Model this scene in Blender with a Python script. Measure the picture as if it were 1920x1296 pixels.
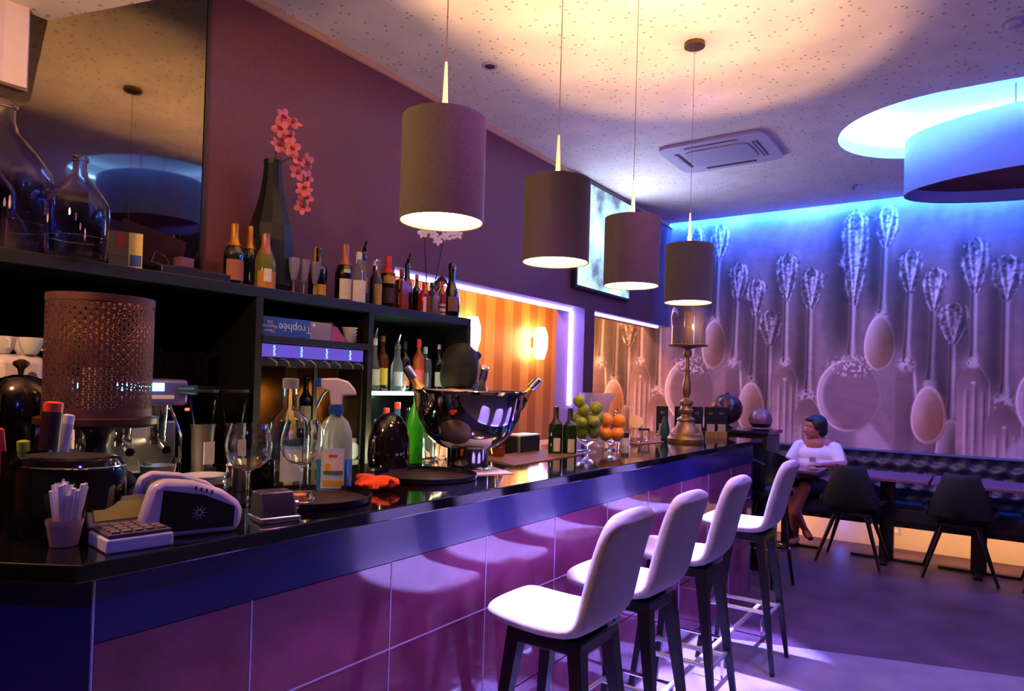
import bpy, bmesh, math, random
import numpy as np
from mathutils import Vector, Matrix
random.seed(7)
R = math.radians
PI = math.pi
scn = bpy.context.scene
for o in list(bpy.data.objects): bpy.data.objects.remove(o)
COL = scn.collection

# ------------------------------------------------------------------ camera
cam_d = bpy.data.cameras.new('camera'); cam = bpy.data.objects.new('camera', cam_d); COL.objects.link(cam)
cam_d.sensor_width = 36.0; cam_d.sensor_fit = 'HORIZONTAL'
cam_d.lens = 1274.7 / 1920 * 36; cam_d.shift_y = (705 - 648) / 1920
cam_d.clip_start = 0.05
cr, cu, cf = Vector((.8197, .5721, .0289)), Vector((-.0170, -.0261, .9995)), Vector((-.5726, .8198, .0117))
cf = cf.normalized(); cr = (cr - cf * cr.dot(cf)).normalized(); cu = cr.cross(cf).normalized()
if cu.z < 0: cu = -cu
M = Matrix((cr, cu, -cf)).transposed().to_4x4(); M.translation = Vector((0, 0, 1.45))
cam.matrix_world = M
scn.camera = cam

# ------------------------------------------------------------------ view, world
scn.view_settings.view_transform = 'Standard'; scn.view_settings.look = 'None'
scn.view_settings.gamma = 1; scn.view_settings.use_curve_mapping = False
scn.view_settings.exposure = 0.45
w = bpy.data.worlds.new('world'); scn.world = w; w.use_nodes = True
bg = w.node_tree.nodes['Background']; bg.inputs[0].default_value = (.30, .16, .60, 1); bg.inputs[1].default_value = .035

# ------------------------------------------------------------------ lights
def light(name, kind, loc, energy, color, size=.1, size_y=None, aim=None, spot=None, blend=.3, spread=None):
    d = bpy.data.lights.new(name, kind); d.energy = energy; d.color = color
    if kind == 'AREA':
        d.size = size
        if size_y: d.shape = 'RECTANGLE'; d.size_y = size_y
        if spread: d.spread = R(spread)
    else: d.shadow_soft_size = size
    if kind == 'SPOT': d.spot_size = R(spot); d.spot_blend = blend
    o = bpy.data.objects.new(name, d); COL.objects.link(o); o.location = loc
    if aim is not None:
        v = Vector(aim) - Vector(loc); o.rotation_euler = v.to_track_quat('-Z', 'Y').to_euler()
    return o
VIO = (.42, .27, 1.0); BLU = (.05, .16, 1.0); WARM = (1.0, .62, .28); AMB = (1.0, .38, .10)
PEND = [(-1.350, 1.54, .016), (-1.345, 2.19, 0), (-1.342, 2.85, 0), (-1.325, 3.53, 0)]
PZ0, PZ1 = 1.912, 2.222
# blue LED cove along the top of the mural wall
light('cove_light', 'AREA', (-.9, 7.315, 3.36), 260, (.012, .10, 1.0), 4.2, .03, aim=(-.9, 7.40, 2.2))
# violet ceiling spots straight above the stools
for x, y in [(-1.12, 1.80), (-1.12, 2.35), (-1.12, 2.92), (-1.12, 3.78)]:
    light('bar_spot', 'SPOT', (x - .16, y, 3.28), 2500, (.34, .29, 1.0), .03, aim=(x - .04, y, .7), spot=19, blend=.5)
light('floor_spot', 'SPOT', (-.45, 3.25, 3.28), 130, (.28, .16, 1.0), .05, aim=(-.55, 3.3, 0), spot=66, blend=.8)
light('floor_spot', 'SPOT', (.9, 4.6, 3.2), 90, (.40, .12, 1.0), .05, aim=(.1, 5.6, 0), spot=95, blend=.9)
light('mural_fill', 'SPOT', (-.1, 5.0, 2.75), 54, (.78, .34, .95), .05, aim=(-.2, 7.4, 1.30), spot=74, blend=1)  # this and the next: fill added to brighten the mural, no fittings there
light('mural_fill', 'SPOT', (-1.9, 5.0, 3.0), 52, (.82, .36, .90), .05, aim=(-1.9, 7.4, 1.25), spot=70, blend=1)
# magenta fill added to tint the bar front, with no fittings of its own
for y, e, c in [(.80, 105, (.85, .26, .85)), (1.7, 105, (.78, .20, .90)), (2.7, 80, (.85, .22, .85)), (3.9, 60, (.75, .22, .90))]:
    light('bar_front_fill', 'SPOT', (-.85, y - .1, 3.25), e, c, .05, aim=(-1.39, y, .65), spot=48, blend=.9)
light('corner_fill', 'SPOT', (-.3, -.2, 2.2), 22, (.05, .08, 1.0), .05, aim=(-1.55, .5, .7), spot=60, blend=.8)  # blue fill added out of view for the angled corner panel
# violet and pink fill added out of view to wash the ceiling, no fittings there
light('ceiling_fill', 'SPOT', (2.3, 2.0, 2.2), 210, (.34, .20, 1.0), .2, aim=(-.9, 4.6, 3.7), spot=76, blend=.9)
light('ceiling_fill', 'SPOT', (1.0, .2, 2.2), 30, (.80, .36, .50), .2, aim=(-1.7, 1.6, 3.7), spot=90, blend=.9)
# back room behind the wall openings: warm
light('back_room_light', 'POINT', (-3.75, 6.3, 2.75), 60, (1, .42, .13), .12)
light('back_room_light', 'POINT', (-3.7, 4.9, 2.75), 44, (1, .46, .14), .12)
# LED strips round the openings (the visible tubes are built below)
light('opening_light', 'AREA', (-3.14, 3.9, 2.12), 14, VIO, .03, 2.8, aim=(-3.14, 3.9, 1))
light('opening_light', 'AREA', (-3.14, 5.39, 1.65), 11, VIO, .8, .03, aim=(-3.14, 4.9, 1.65))
# warm amber fill point and downlights behind the bar at the left
light('bar_amber', 'POINT', (-1.95, .22, 2.25), 44, (1, .56, .26), .06)  # fill point added out of view to warm the bulkhead underside
light('bar_amber', 'SPOT', (-1.9, 1.2, 3.25), 40, (1, .50, .24), .06, aim=(-2.6, 1.3, .9), spot=75, blend=.8)
light('wall_amber', 'SPOT', (-1.9, 1.0, 2.9), 34, (1, .34, .22), .06, aim=(-3.0, 2.1, 2.5), spot=95, blend=.9)
light('wall_violet', 'SPOT', (-1.2, 4.3, 3.2), 8, (.55, .25, .95), .06, aim=(-3.0, 4.2, 2.6), spot=110, blend=.9)
# ------------------------------------------------------------------ helpers
def srgb(h):
    h = h.lstrip('#'); v = [int(h[i:i + 2], 16) / 255 for i in (0, 2, 4)]
    return tuple((c / 12.92 if c <= .04045 else ((c + .055) / 1.055) ** 2.4) for c in v) + (1,)
MATS = {}
def mat(name, color, rough=.5, metal=0, noise=0, nscale=20, bump=0, trans=0, ior=1.5, emit=None, estr=0, coat=0, alpha=1, stretch=None, spec=None):
    if name in MATS: return MATS[name]
    m = bpy.data.materials.new(name); m.use_nodes = True; MATS[name] = m
    nt = m.node_tree; b = nt.nodes['Principled BSDF']
    c = srgb(color) if isinstance(color, str) else tuple(color) + (1,)
    b.inputs['Base Color'].default_value = c; b.inputs['Roughness'].default_value = rough; b.inputs['Metallic'].default_value = metal
    b.inputs['IOR'].default_value = ior; b.inputs['Transmission Weight'].default_value = trans
    b.inputs['Coat Weight'].default_value = coat; b.inputs['Coat Roughness'].default_value = .05
    b.inputs['Alpha'].default_value = alpha
    if spec is not None: b.inputs['Specular IOR Level'].default_value = spec
    if emit:
        b.inputs['Emission Color'].default_value = srgb(emit) if isinstance(emit, str) else tuple(emit) + (1,)
        b.inputs['Emission Strength'].default_value = estr
    tc = nt.nodes.new('ShaderNodeTexCoord'); n = nt.nodes.new('ShaderNodeTexNoise'); n.inputs['Scale'].default_value = nscale; n.inputs['Detail'].default_value = 4
    if stretch:
        mp = nt.nodes.new('ShaderNodeMapping'); mp.inputs['Scale'].default_value = stretch
        nt.links.new(tc.outputs['Object'], mp.inputs[0]); nt.links.new(mp.outputs[0], n.inputs['Vector'])
    else: nt.links.new(tc.outputs['Object'], n.inputs['Vector'])
    mix = nt.nodes.new('ShaderNodeMix'); mix.data_type = 'RGBA'; mix.blend_type = 'MULTIPLY'; mix.inputs[0].default_value = max(noise, .04)
    mix.inputs[6].default_value = c
    rmp = nt.nodes.new('ShaderNodeMapRange'); rmp.inputs[1].default_value = .3; rmp.inputs[2].default_value = .7; rmp.inputs[3].default_value = .2; rmp.inputs[4].default_value = 1.5
    nt.links.new(n.outputs['Fac'], rmp.inputs[0]); nt.links.new(rmp.outputs[0], mix.inputs[7]); nt.links.new(mix.outputs[2], b.inputs['Base Color'])
    if bump:
        bp = nt.nodes.new('ShaderNodeBump'); bp.inputs['Strength'].default_value = bump; bp.inputs['Distance'].default_value = .01
        nt.links.new(n.outputs['Fac'], bp.inputs['Height']); nt.links.new(bp.outputs[0], b.inputs['Normal'])
    return m

class MB:
    def __init__(s): s.v = []; s.f = []
    def add(s, v, f):
        k = len(s.v); s.v += [tuple(p) for p in v]; s.f += [tuple(i + k for i in q) for q in f]; return s
    def box(s, c, d, rz=0, rx=0, ry=0):
        M_ = Matrix.Rotation(rz, 3, 'Z') @ Matrix.Rotation(ry, 3, 'Y') @ Matrix.Rotation(rx, 3, 'X'); c = Vector(c)
        v = [M_ @ Vector((x * d[0] / 2, y * d[1] / 2, z * d[2] / 2)) + c for x in (-1, 1) for y in (-1, 1) for z in (-1, 1)]
        return s.add(v, [(0, 1, 3, 2), (4, 6, 7, 5), (0, 4, 5, 1), (2, 3, 7, 6), (0, 2, 6, 4), (1, 5, 7, 3)])
    def b2(s, a, b): return s.box([(a[i] + b[i]) / 2 for i in range(3)], [abs(b[i] - a[i]) for i in range(3)])
    def lathe(s, prof, seg=24, c=(0, 0, 0), sx=1, sy=1, cap=True, M3=None):
        v = []; f = []
        n = len(prof)
        for i in range(seg):
            a = 2 * PI * i / seg
            for r, z in prof:
                p = Vector((r * math.cos(a) * sx, r * math.sin(a) * sy, z))
                if M3 is not None: p = M3 @ p
                v.append(p + Vector(c))
        for i in range(seg):
            j = (i + 1) % seg
            for k in range(n - 1): f.append((i * n + k, j * n + k, j * n + k + 1, i * n + k + 1))
        if cap:
            if prof[0][0] > 1e-5: f.append(tuple(i * n for i in reversed(range(seg))))
            if prof[-1][0] > 1e-5: f.append(tuple(i * n + n - 1 for i in range(seg)))
        return s.add(v, f)
    def cyl(s, c, r, h, seg=20, r2=None): return s.lathe([(r, 0), (r if r2 is None else r2, h)], seg, c)
    def tube(s, pts, r, seg=8, cap=True, flat=1):
        pts = [Vector(p) for p in pts]; n = len(pts); rs = r if isinstance(r, (list, tuple)) else [r] * n
        v = []; f = []; up = None
        for i, p in enumerate(pts):
            t = (pts[min(i + 1, n - 1)] - pts[max(i - 1, 0)]).normalized()
            if up is None: up = t.orthogonal().normalized()
            up = (up - t * up.dot(t)).normalized(); s2 = t.cross(up)
            for k in range(seg):
                a = 2 * PI * k / seg; v.append(p + (up * math.cos(a) + s2 * math.sin(a) * flat) * rs[i])
        for i in range(n - 1):
            for k in range(seg):
                l = (k + 1) % seg; f.append((i * seg + k, i * seg + l, (i + 1) * seg + l, (i + 1) * seg + k))
        if cap: f.append(tuple(reversed(range(seg)))); f.append(tuple((n - 1) * seg + k for k in range(seg)))
        return s.add(v, f)
    def prism(s, poly, z0, z1):
        n = len(poly); v = [(x, y, z0) for x, y in poly] + [(x, y, z1) for x, y in poly]
        f = [tuple(reversed(range(n))), tuple(range(n, 2 * n))] + [(i, (i + 1) % n, n + (i + 1) % n, n + i) for i in range(n)]
        return s.add(v, f)
    def sph(s, c, r, seg=16, M3=None):
        rr = r if isinstance(r, (list, tuple)) else (r, r, r)
        m = seg // 2; prof = [(max(math.sin(PI * k / m), 0) , -math.cos(PI * k / m)) for k in range(m + 1)]
        S = Matrix.Diagonal(rr); K = (M3 @ S) if M3 is not None else S
        prof[0] = (1e-4, -1); prof[-1] = (1e-4, 1)
        return s.lathe(prof, seg, c, cap=True, M3=K)
    def grid(s, P):  # P[i][j] points
        a, b = len(P), len(P[0]); v = [p for row in P for p in row]
        return s.add(v, [(i * b + j, (i + 1) * b + j, (i + 1) * b + j + 1, i * b + j + 1) for i in range(a - 1) for j in range(b - 1)])
    def mesh(s, name, m, smooth=True):
        me = bpy.data.meshes.new(name); me.from_pydata(s.v, [], s.f); me.update()
        bm = bmesh.new(); bm.from_mesh(me); bmesh.ops.recalc_face_normals(bm, faces=bm.faces); bm.to_mesh(me); bm.free()
        if m: me.materials.append(m)
        if smooth:
            me.polygons.foreach_set('use_smooth', [True] * len(me.polygons))
            try: me.set_sharp_from_angle(angle=R(38))
            except Exception: pass
        return me
def link(name, me, parent=None, loc=None, bevel=0, label=None):
    o = bpy.data.objects.new(name, me); COL.objects.link(o)
    if parent: o.parent = parent
    if loc is not None: o.location = loc
    if bevel:
        md = o.modifiers.new('bevel', 'BEVEL'); md.width = bevel; md.segments = 2; md.limit_method = 'ANGLE'
    if label: o['label'] = label
    return o
def part(name, mb, m, parent=None, loc=None, bevel=0, label=None, smooth=True, kind=None):
    o = link(name, mb.mesh(name, m, smooth), parent, loc, bevel, label)
    if kind: o['kind'] = kind
    return o
def thing(name, label, cat, loc=(0, 0, 0), rz=0, group=None):
    o = bpy.data.objects.new(name, None); COL.objects.link(o); o.empty_display_size = .05
    o.location = loc; o.rotation_euler = (0, 0, rz); o['label'] = label; o['category'] = cat
    if group: o['group'] = group
    return o
def single(name, mb, m, label, cat, loc=None, group=None, bevel=0, smooth=True):
    o = part(name, mb, m, None, loc, bevel, label, smooth); o['category'] = cat
    if group: o['group'] = group
    return o
def struct(name, mb, m, label=None, bevel=0, parent=None, smooth=False):
    o = part(name, mb, m, parent, None, bevel, label, smooth)
    if not parent: o['kind'] = 'structure'
    return o
def kids(o): return [c for c in bpy.data.objects if c.parent == o]
def dup(o, loc=None, rz=None, label=None, group=None, parent=None):
    ch = kids(o); c = o.copy(); COL.objects.link(c)
    if parent is not None: c.parent = parent
    if loc is not None: c.location = loc
    if rz is not None: c.rotation_euler = (0, 0, rz)
    if label: c['label'] = label
    if group: c['group'] = group
    for k in ch: dup(k, parent=c)
    return c
def text(body, size, m, parent, M4, name='lettering', ext=.0006, align='CENTER'):
    cu_ = bpy.data.curves.new('t', 'FONT'); cu_.body = body; cu_.size = size; cu_.extrude = ext; cu_.align_x = align; cu_.align_y = 'CENTER'
    t = bpy.data.objects.new('t', cu_); COL.objects.link(t)
    dg = bpy.context.evaluated_depsgraph_get(); me = bpy.data.meshes.new_from_object(t.evaluated_get(dg)); bpy.data.objects.remove(t)
    me.name = name; me.materials.clear(); me.materials.append(m)
    o = link(name, me, parent); o.matrix_local = M4; return o
def face_mat(loc, x, z):   # text plane: local x axis along x, local y along z (world vectors)
    x = Vector(x).normalized(); z = Vector(z).normalized(); n = x.cross(z)
    M4 = Matrix((x, z, n)).transposed().to_4x4(); M4.translation = Vector(loc); return M4

# ------------------------------------------------------------------ materials
blackgloss = mat('black_stone', '#0b090c', .07, ior=1.7)
blackmat = mat('black_laminate', '#0d0a0e', .45, noise=.3)
blackwood = mat('black_wood', '#0b0a0d', .35, noise=.3, nscale=30)
navy = mat('navy_gloss', '#282470', .22, noise=.15, nscale=3, coat=.4)
chrome = mat('chrome', '#d8d8dc', .07, metal=1); bchrome = mat('satin_chrome', '#e8e8f0', .35, metal=.5)
steel = mat('brushed_steel', '#a8a6aa', .28, metal=1, noise=.1, nscale=60)
silver = mat('satin_silver', '#c9c4cf', .25, metal=1)
brass = mat('antique_brass', '#7d6238', .35, metal=1, noise=.4, nscale=40)
glass = mat('clear_glass', (1, 1, 1), .0, trans=1, ior=1.45)
thin = mat('thin_glass', (.97, .97, 1), .0, trans=1, ior=1.12)
white = mat('white_plastic', '#d9d4d6', .35)
paper = mat('white_paper', '#d8d2cc', .8, noise=.1)
whitefab = mat('white_leather', '#aba2b0', .5, noise=.12, nscale=60, bump=.05)
gold = mat('gold_foil', '#b97d22', .35, metal=.7, noise=.3, nscale=80, bump=.2)
pinkfoil = mat('pink_foil', '#a8695c', .4, metal=.5, noise=.2)
dgreen = mat('dark_green_glass', '#0a1509', .06, coat=.5)
ggreen = mat('green_bottle_glass', '#2c6a18', .03, trans=.75, ior=1.45)
blackglass = mat('black_glass', '#08060a', .05, coat=.5)
red = mat('red_plastic', '#c8241d', .4)
darkgrey = mat('dark_grey_plastic', '#1b181c', .4)
def lab(hexc): return mat('label_' + hexc, hexc, .7, noise=.15, nscale=90)

# ================================================================== SETTING
def ceiling_mat():
    m = mat('acoustic_plaster', '#d3c6bb', .85, noise=.12, nscale=5)
    nt = m.node_tree; b = nt.nodes['Principled BSDF']
    tc = nt.nodes.new('ShaderNodeTexCoord'); vo = nt.nodes.new('ShaderNodeTexVoronoi'); vo.inputs['Scale'].default_value = 22; vo.inputs['Randomness'].default_value = .75
    nt.links.new(tc.outputs['Object'], vo.inputs['Vector'])
    mr = nt.nodes.new('ShaderNodeMapRange'); mr.inputs[1].default_value = .13; mr.inputs[2].default_value = .22; mr.inputs[3].default_value = .45; mr.inputs[4].default_value = 1
    nt.links.new(vo.outputs['Distance'], mr.inputs[0])
    mix = nt.nodes.new('ShaderNodeMix'); mix.data_type = 'RGBA'; mix.blend_type = 'MULTIPLY'; mix.inputs[0].default_value = 1
    src = b.inputs['Base Color'].links[0].from_socket
    nt.links.new(src, mix.inputs[6]); nt.links.new(mr.outputs[0], mix.inputs[7]); nt.links.new(mix.outputs[2], b.inputs['Base Color'])
    return m
CEIL = ceiling_mat(); H = 3.32
BW = 7.40                                            # back wall

# floor: dark boards, pale stone strip in front of the bar
mf = mat('dark_floor', '#5a3a58', .5, noise=.55, nscale=3.5, bump=.03)
struct('floor', MB().b2((-6, -4, -.1), (4, 8, 0)), mf, 'dark mottled glossy floor of the dining area')
mt = mat('pale_stone', '#958ca8', .3, noise=.25, nscale=5)
o = struct('floor_stone', MB().prism([(-1.41, -3.9), (3.9, -3.9), (3.9, 5.64), (.183, 4.446), (-.928, 4.09), (-1.41, 3.936)], 0, .006), mt, 'pale stone floor strip along the bar')

# ceiling with two light recesses cut as stadium/circle outlines
def loop_c(cx, cy, rx, ry, ext, n=72): return [(cx + rx * math.cos(2 * PI * (i + .5) / n) + (ext if math.cos(2 * PI * (i + .5) / n) > 0 else 0), cy + ry * math.sin(2 * PI * (i + .5) / n) * (.97 if math.cos(2 * PI * (i + .5) / n) > 0 else 1)) for i in range(n)]
REC = [(-.22, 5.55, .72, .665, 1.2), (.62, 3.33, .80, .66, .1)]
bm = bmesh.new()
x0, x1, y0, y1 = -6., 4., -4., 7.30
outer = [bm.verts.new((x, y, H)) for x, y in [(x0, y0), (x1, y0), (x1, y1), (x0, y1)]]
edges = [bm.edges.new((outer[i], outer[(i + 1) % 4])) for i in range(4)]
for rc in REC:
    vs = [bm.verts.new((x, y, H)) for x, y in loop_c(*rc)]
    edges += [bm.edges.new((vs[i], vs[(i + 1) % len(vs)])) for i in range(len(vs))]
bmesh.ops.triangle_fill(bm, use_beauty=True, use_dissolve=False, edges=edges)
for f_ in list(bm.faces):
    c_ = f_.calc_center_median()
    if any(((c_.x - min(max(c_.x, r[0]), r[0] + r[4])) / r[2]) ** 2 + ((c_.y - r[1]) / r[3]) ** 2 < .93 for r in REC): bm.faces.remove(f_)
for f_ in bm.faces:
    if f_.normal.z > 0: f_.normal_flip()
me = bpy.data.meshes.new('ceiling'); bm.to_mesh(me); bm.free(); me.materials.append(CEIL)
o = link('ceiling', me); o['kind'] = 'structure'; o['label'] = 'pale perforated acoustic ceiling'
struct('ceiling_slot', MB().b2((-6, 7.28, H), (4, 7.31, H + .16)).b2((-6, 7.31, H + .13), (4, 7.45, H + .16)), white, 'slot at the ceiling edge hiding the blue strip')
led_blue = mat('led_blue', (0, 0, 0), .5, emit=(.02, .32, 1), estr=20)
single('led_strip', MB().b2((-3.0, 7.315, H + .05), (3.4, 7.33, H + .075)), led_blue, 'blue strip light in the slot above the cutlery mural', 'light')
whiteplaster = mat('recess_plaster', '#e2e2e6', .7)
for k, (cx, cy, rx, ry, ext) in enumerate(REC):
    t = thing('ring_light', ['round ceiling recess glowing white and blue around a hanging drum by the mural',
                             'round blue-lit ceiling recess with a drum, seen only in the wall mirror'][k], 'light', (cx, cy, H))
    def outl(q, z):
        L = [(x * 1.0, y, z) for x, y in loop_c(0, 0, rx * q, ry * q, ext)]; return L + [L[0]]
    part('recess_wall', MB().grid([outl(1, 0), outl(1, .09), outl(1.10, .09), outl(1.10, .26)]), whiteplaster, t)
    part('recess_top', MB().grid([outl(1.10, .26), [(ext / 2, 0, .26)] * 73]), whiteplaster, t)
    led_w = mat('led_cool' + str(k), (0, 0, 0), .5, emit=(.14, .40, 1), estr=(210 if k == 0 else 30))
    part('led_tube', MB().tube(outl(1.075, .125), .010, 6, cap=False), led_w, t)
    drum = mat('drum_fabric', '#7a84c8', .7)
    dx_, dy_, sx, sy = (.78, .11, 1.08, .50) if k == 0 else (.05, .02, .55, .45)
    zb, zt = -.43, -.03
    A = [2 * PI * i / 72 for i in range(73)]
    def ring(s, z): return [(dx_ + sx * s * math.cos(a), dy_ + sy * s * math.sin(a), z) for a in A]
    part('drum', MB().grid([ring(.01, zt), ring(.985, zt), ring(1, zt - .01), ring(1, zb), ring(.98, zb), ring(.98, zb + .09)]), drum, t)
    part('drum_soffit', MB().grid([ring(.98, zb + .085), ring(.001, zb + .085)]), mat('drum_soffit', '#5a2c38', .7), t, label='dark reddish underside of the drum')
    for q in (-.4, .4): part('hanger', MB().tube([(dx_ + sx * q, dy_, zt), (dx_ + sx * q, dy_, .26)], .006, 6), steel, t)

# ---- left wall with openings, mirror
WX = -3.0; DX = -3.30
burg = mat('wine_wallcovering', '#6e3840', .62, noise=.35, nscale=90, bump=.08)
# openings: A Y 2.5..5.43 ; B Y 5.62..7.30 ; z .95..2.15
wl = MB()
Z0, Z1 = .95, 2.16
for a, b in [((DX, -4, 0), (WX, 3.0, H)), ((DX, 3.0, Z1), (WX, BW, H)), ((DX, 3.0, 0), (WX, BW, Z0)), ((DX, 5.43, Z0), (WX, 5.61, Z1))]:
    wl.b2(a, b)
struct('wall_left', wl, burg, 'wine red and purple side wall behind the bar')
lil = mat('lilac_reveal', '#8f7fb8', .6)
for nm, a, b in [('trim_1', (DX, 5.424, Z0), (WX - .004, 5.431, Z1)), ('trim_2', (DX, 3.0, Z1 - .007), (WX - .004, 5.43, Z1)), ('trim_3', (DX, 5.61, Z1 - .007), (WX - .004, 7.39, Z1))]:
    struct(nm, MB().b2(a, b), lil, 'lilac-lit reveal of a wall opening')
led_v = mat('led_violet', (0, 0, 0), .5, emit=(.48, .40, 1), estr=9)
single('led_tube', MB().b2((-3.15, 3.0, 2.128), (-3.12, 5.40, 2.15)), led_v, 'long violet-white light tube along the top of the striped opening', 'light')
single('led_tube', MB().b2((-3.15, 5.395, 1.27), (-3.12, 5.422, 2.128)), led_v, 'upright violet-white light tube beside the striped opening', 'light')
single('led_tube', MB().b2((-3.10, 5.64, 2.132), (-3.07, 7.27, 2.152)), led_v, 'violet-white light tube above the opening nearest the mural', 'light')
struct('trim_5', MB().b2((WX, -3.9, H - .035), (WX + .02, BW, H)), mat('pale_cove', '#c9a27c', .6), 'pale cornice strip between side wall and ceiling')
mirror = mat('mirror', '#6c6256', .03, metal=1)
o = single('mirror', MB().b2((WX, -.6, 1.85), (WX + .008, 1.735, H - .04)), mirror, 'large wall mirror above the back shelf reflecting the ceiling', 'mirror')
part('frame', MB().b2((WX, 1.735, 1.85), (WX + .014, 1.75, H - .04)), mat('dark_bronze', '#3a2a22', .4, metal=.5), o)
cream = mat('cream_soffit', '#d8c6a0', .85, noise=.15, nscale=6)
struct('trim_6', MB().prism([(-3.09, 1.06), (-2.0, 1.385), (-1.0, 1.2), (-.5, -1.2), (-3.0, -2.0), (-3.0, .9)], 2.8, H), CEIL, 'cream dropped bulkhead over the bar corner')
struct('trim_7', MB().prism([(-3.0, 1.035), (-2.953, 1.014), (-2.96, .94), (-2.9, .6), (-3.0, .3)], 2.50, 2.8), mat('pale_pink_paint', '#d8c2c0', .8), 'pale box below the bulkhead')

# ---- back room
stripe = bpy.data.materials.new('striped_wallpaper'); stripe.use_nodes = True
nt = stripe.node_tree; b = nt.nodes['Principled BSDF']; tc = nt.nodes.new('ShaderNodeTexCoord'); sp = nt.nodes.new('ShaderNodeSeparateXYZ')
nt.links.new(tc.outputs['Object'], sp.inputs[0])
wv = nt.nodes.new('ShaderNodeMath'); wv.operation = 'MULTIPLY'; wv.inputs[1].default_value = 2 * PI / .34; nt.links.new(sp.outputs['Y'], wv.inputs[0])
sn = nt.nodes.new('ShaderNodeMath'); sn.operation = 'SINE'; nt.links.new(wv.outputs[0], sn.inputs[0])
st = nt.nodes.new('ShaderNodeMapRange'); st.inputs[1].default_value = -.12; st.inputs[2].default_value = .12; nt.links.new(sn.outputs[0], st.inputs[0])
mx = nt.nodes.new('ShaderNodeMix'); mx.data_type = 'RGBA'; mx.inputs[6].default_value = srgb('#9a6238'); mx.inputs[7].default_value = srgb('#b98450')
nt.links.new(st.outputs[0], mx.inputs[0]); nt.links.new(mx.outputs[2], b.inputs['Base Color']); b.inputs['Roughness'].default_value = .4
struct('wall_room_side', MB().b2((-4.5, 2.0, 0), (-4.4, BW, H)), stripe, 'gold and brown striped wallpaper of the room beyond the opening')
struct('wall_room_near', MB().b2((-4.5, 1.9, 0), (DX, 2.0, H)), stripe)
# ---- other walls (behind the camera and to the right)
greyw = mat('grey_plaster', '#6b6468', .8, noise=.15)
struct('wall_right', MB().b2((3.4, -4, 0), (3.5, BW, H)), greyw)
struct('wall_front', MB().b2((-6, -4.1, 0), (4, -4, H)), greyw)

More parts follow.
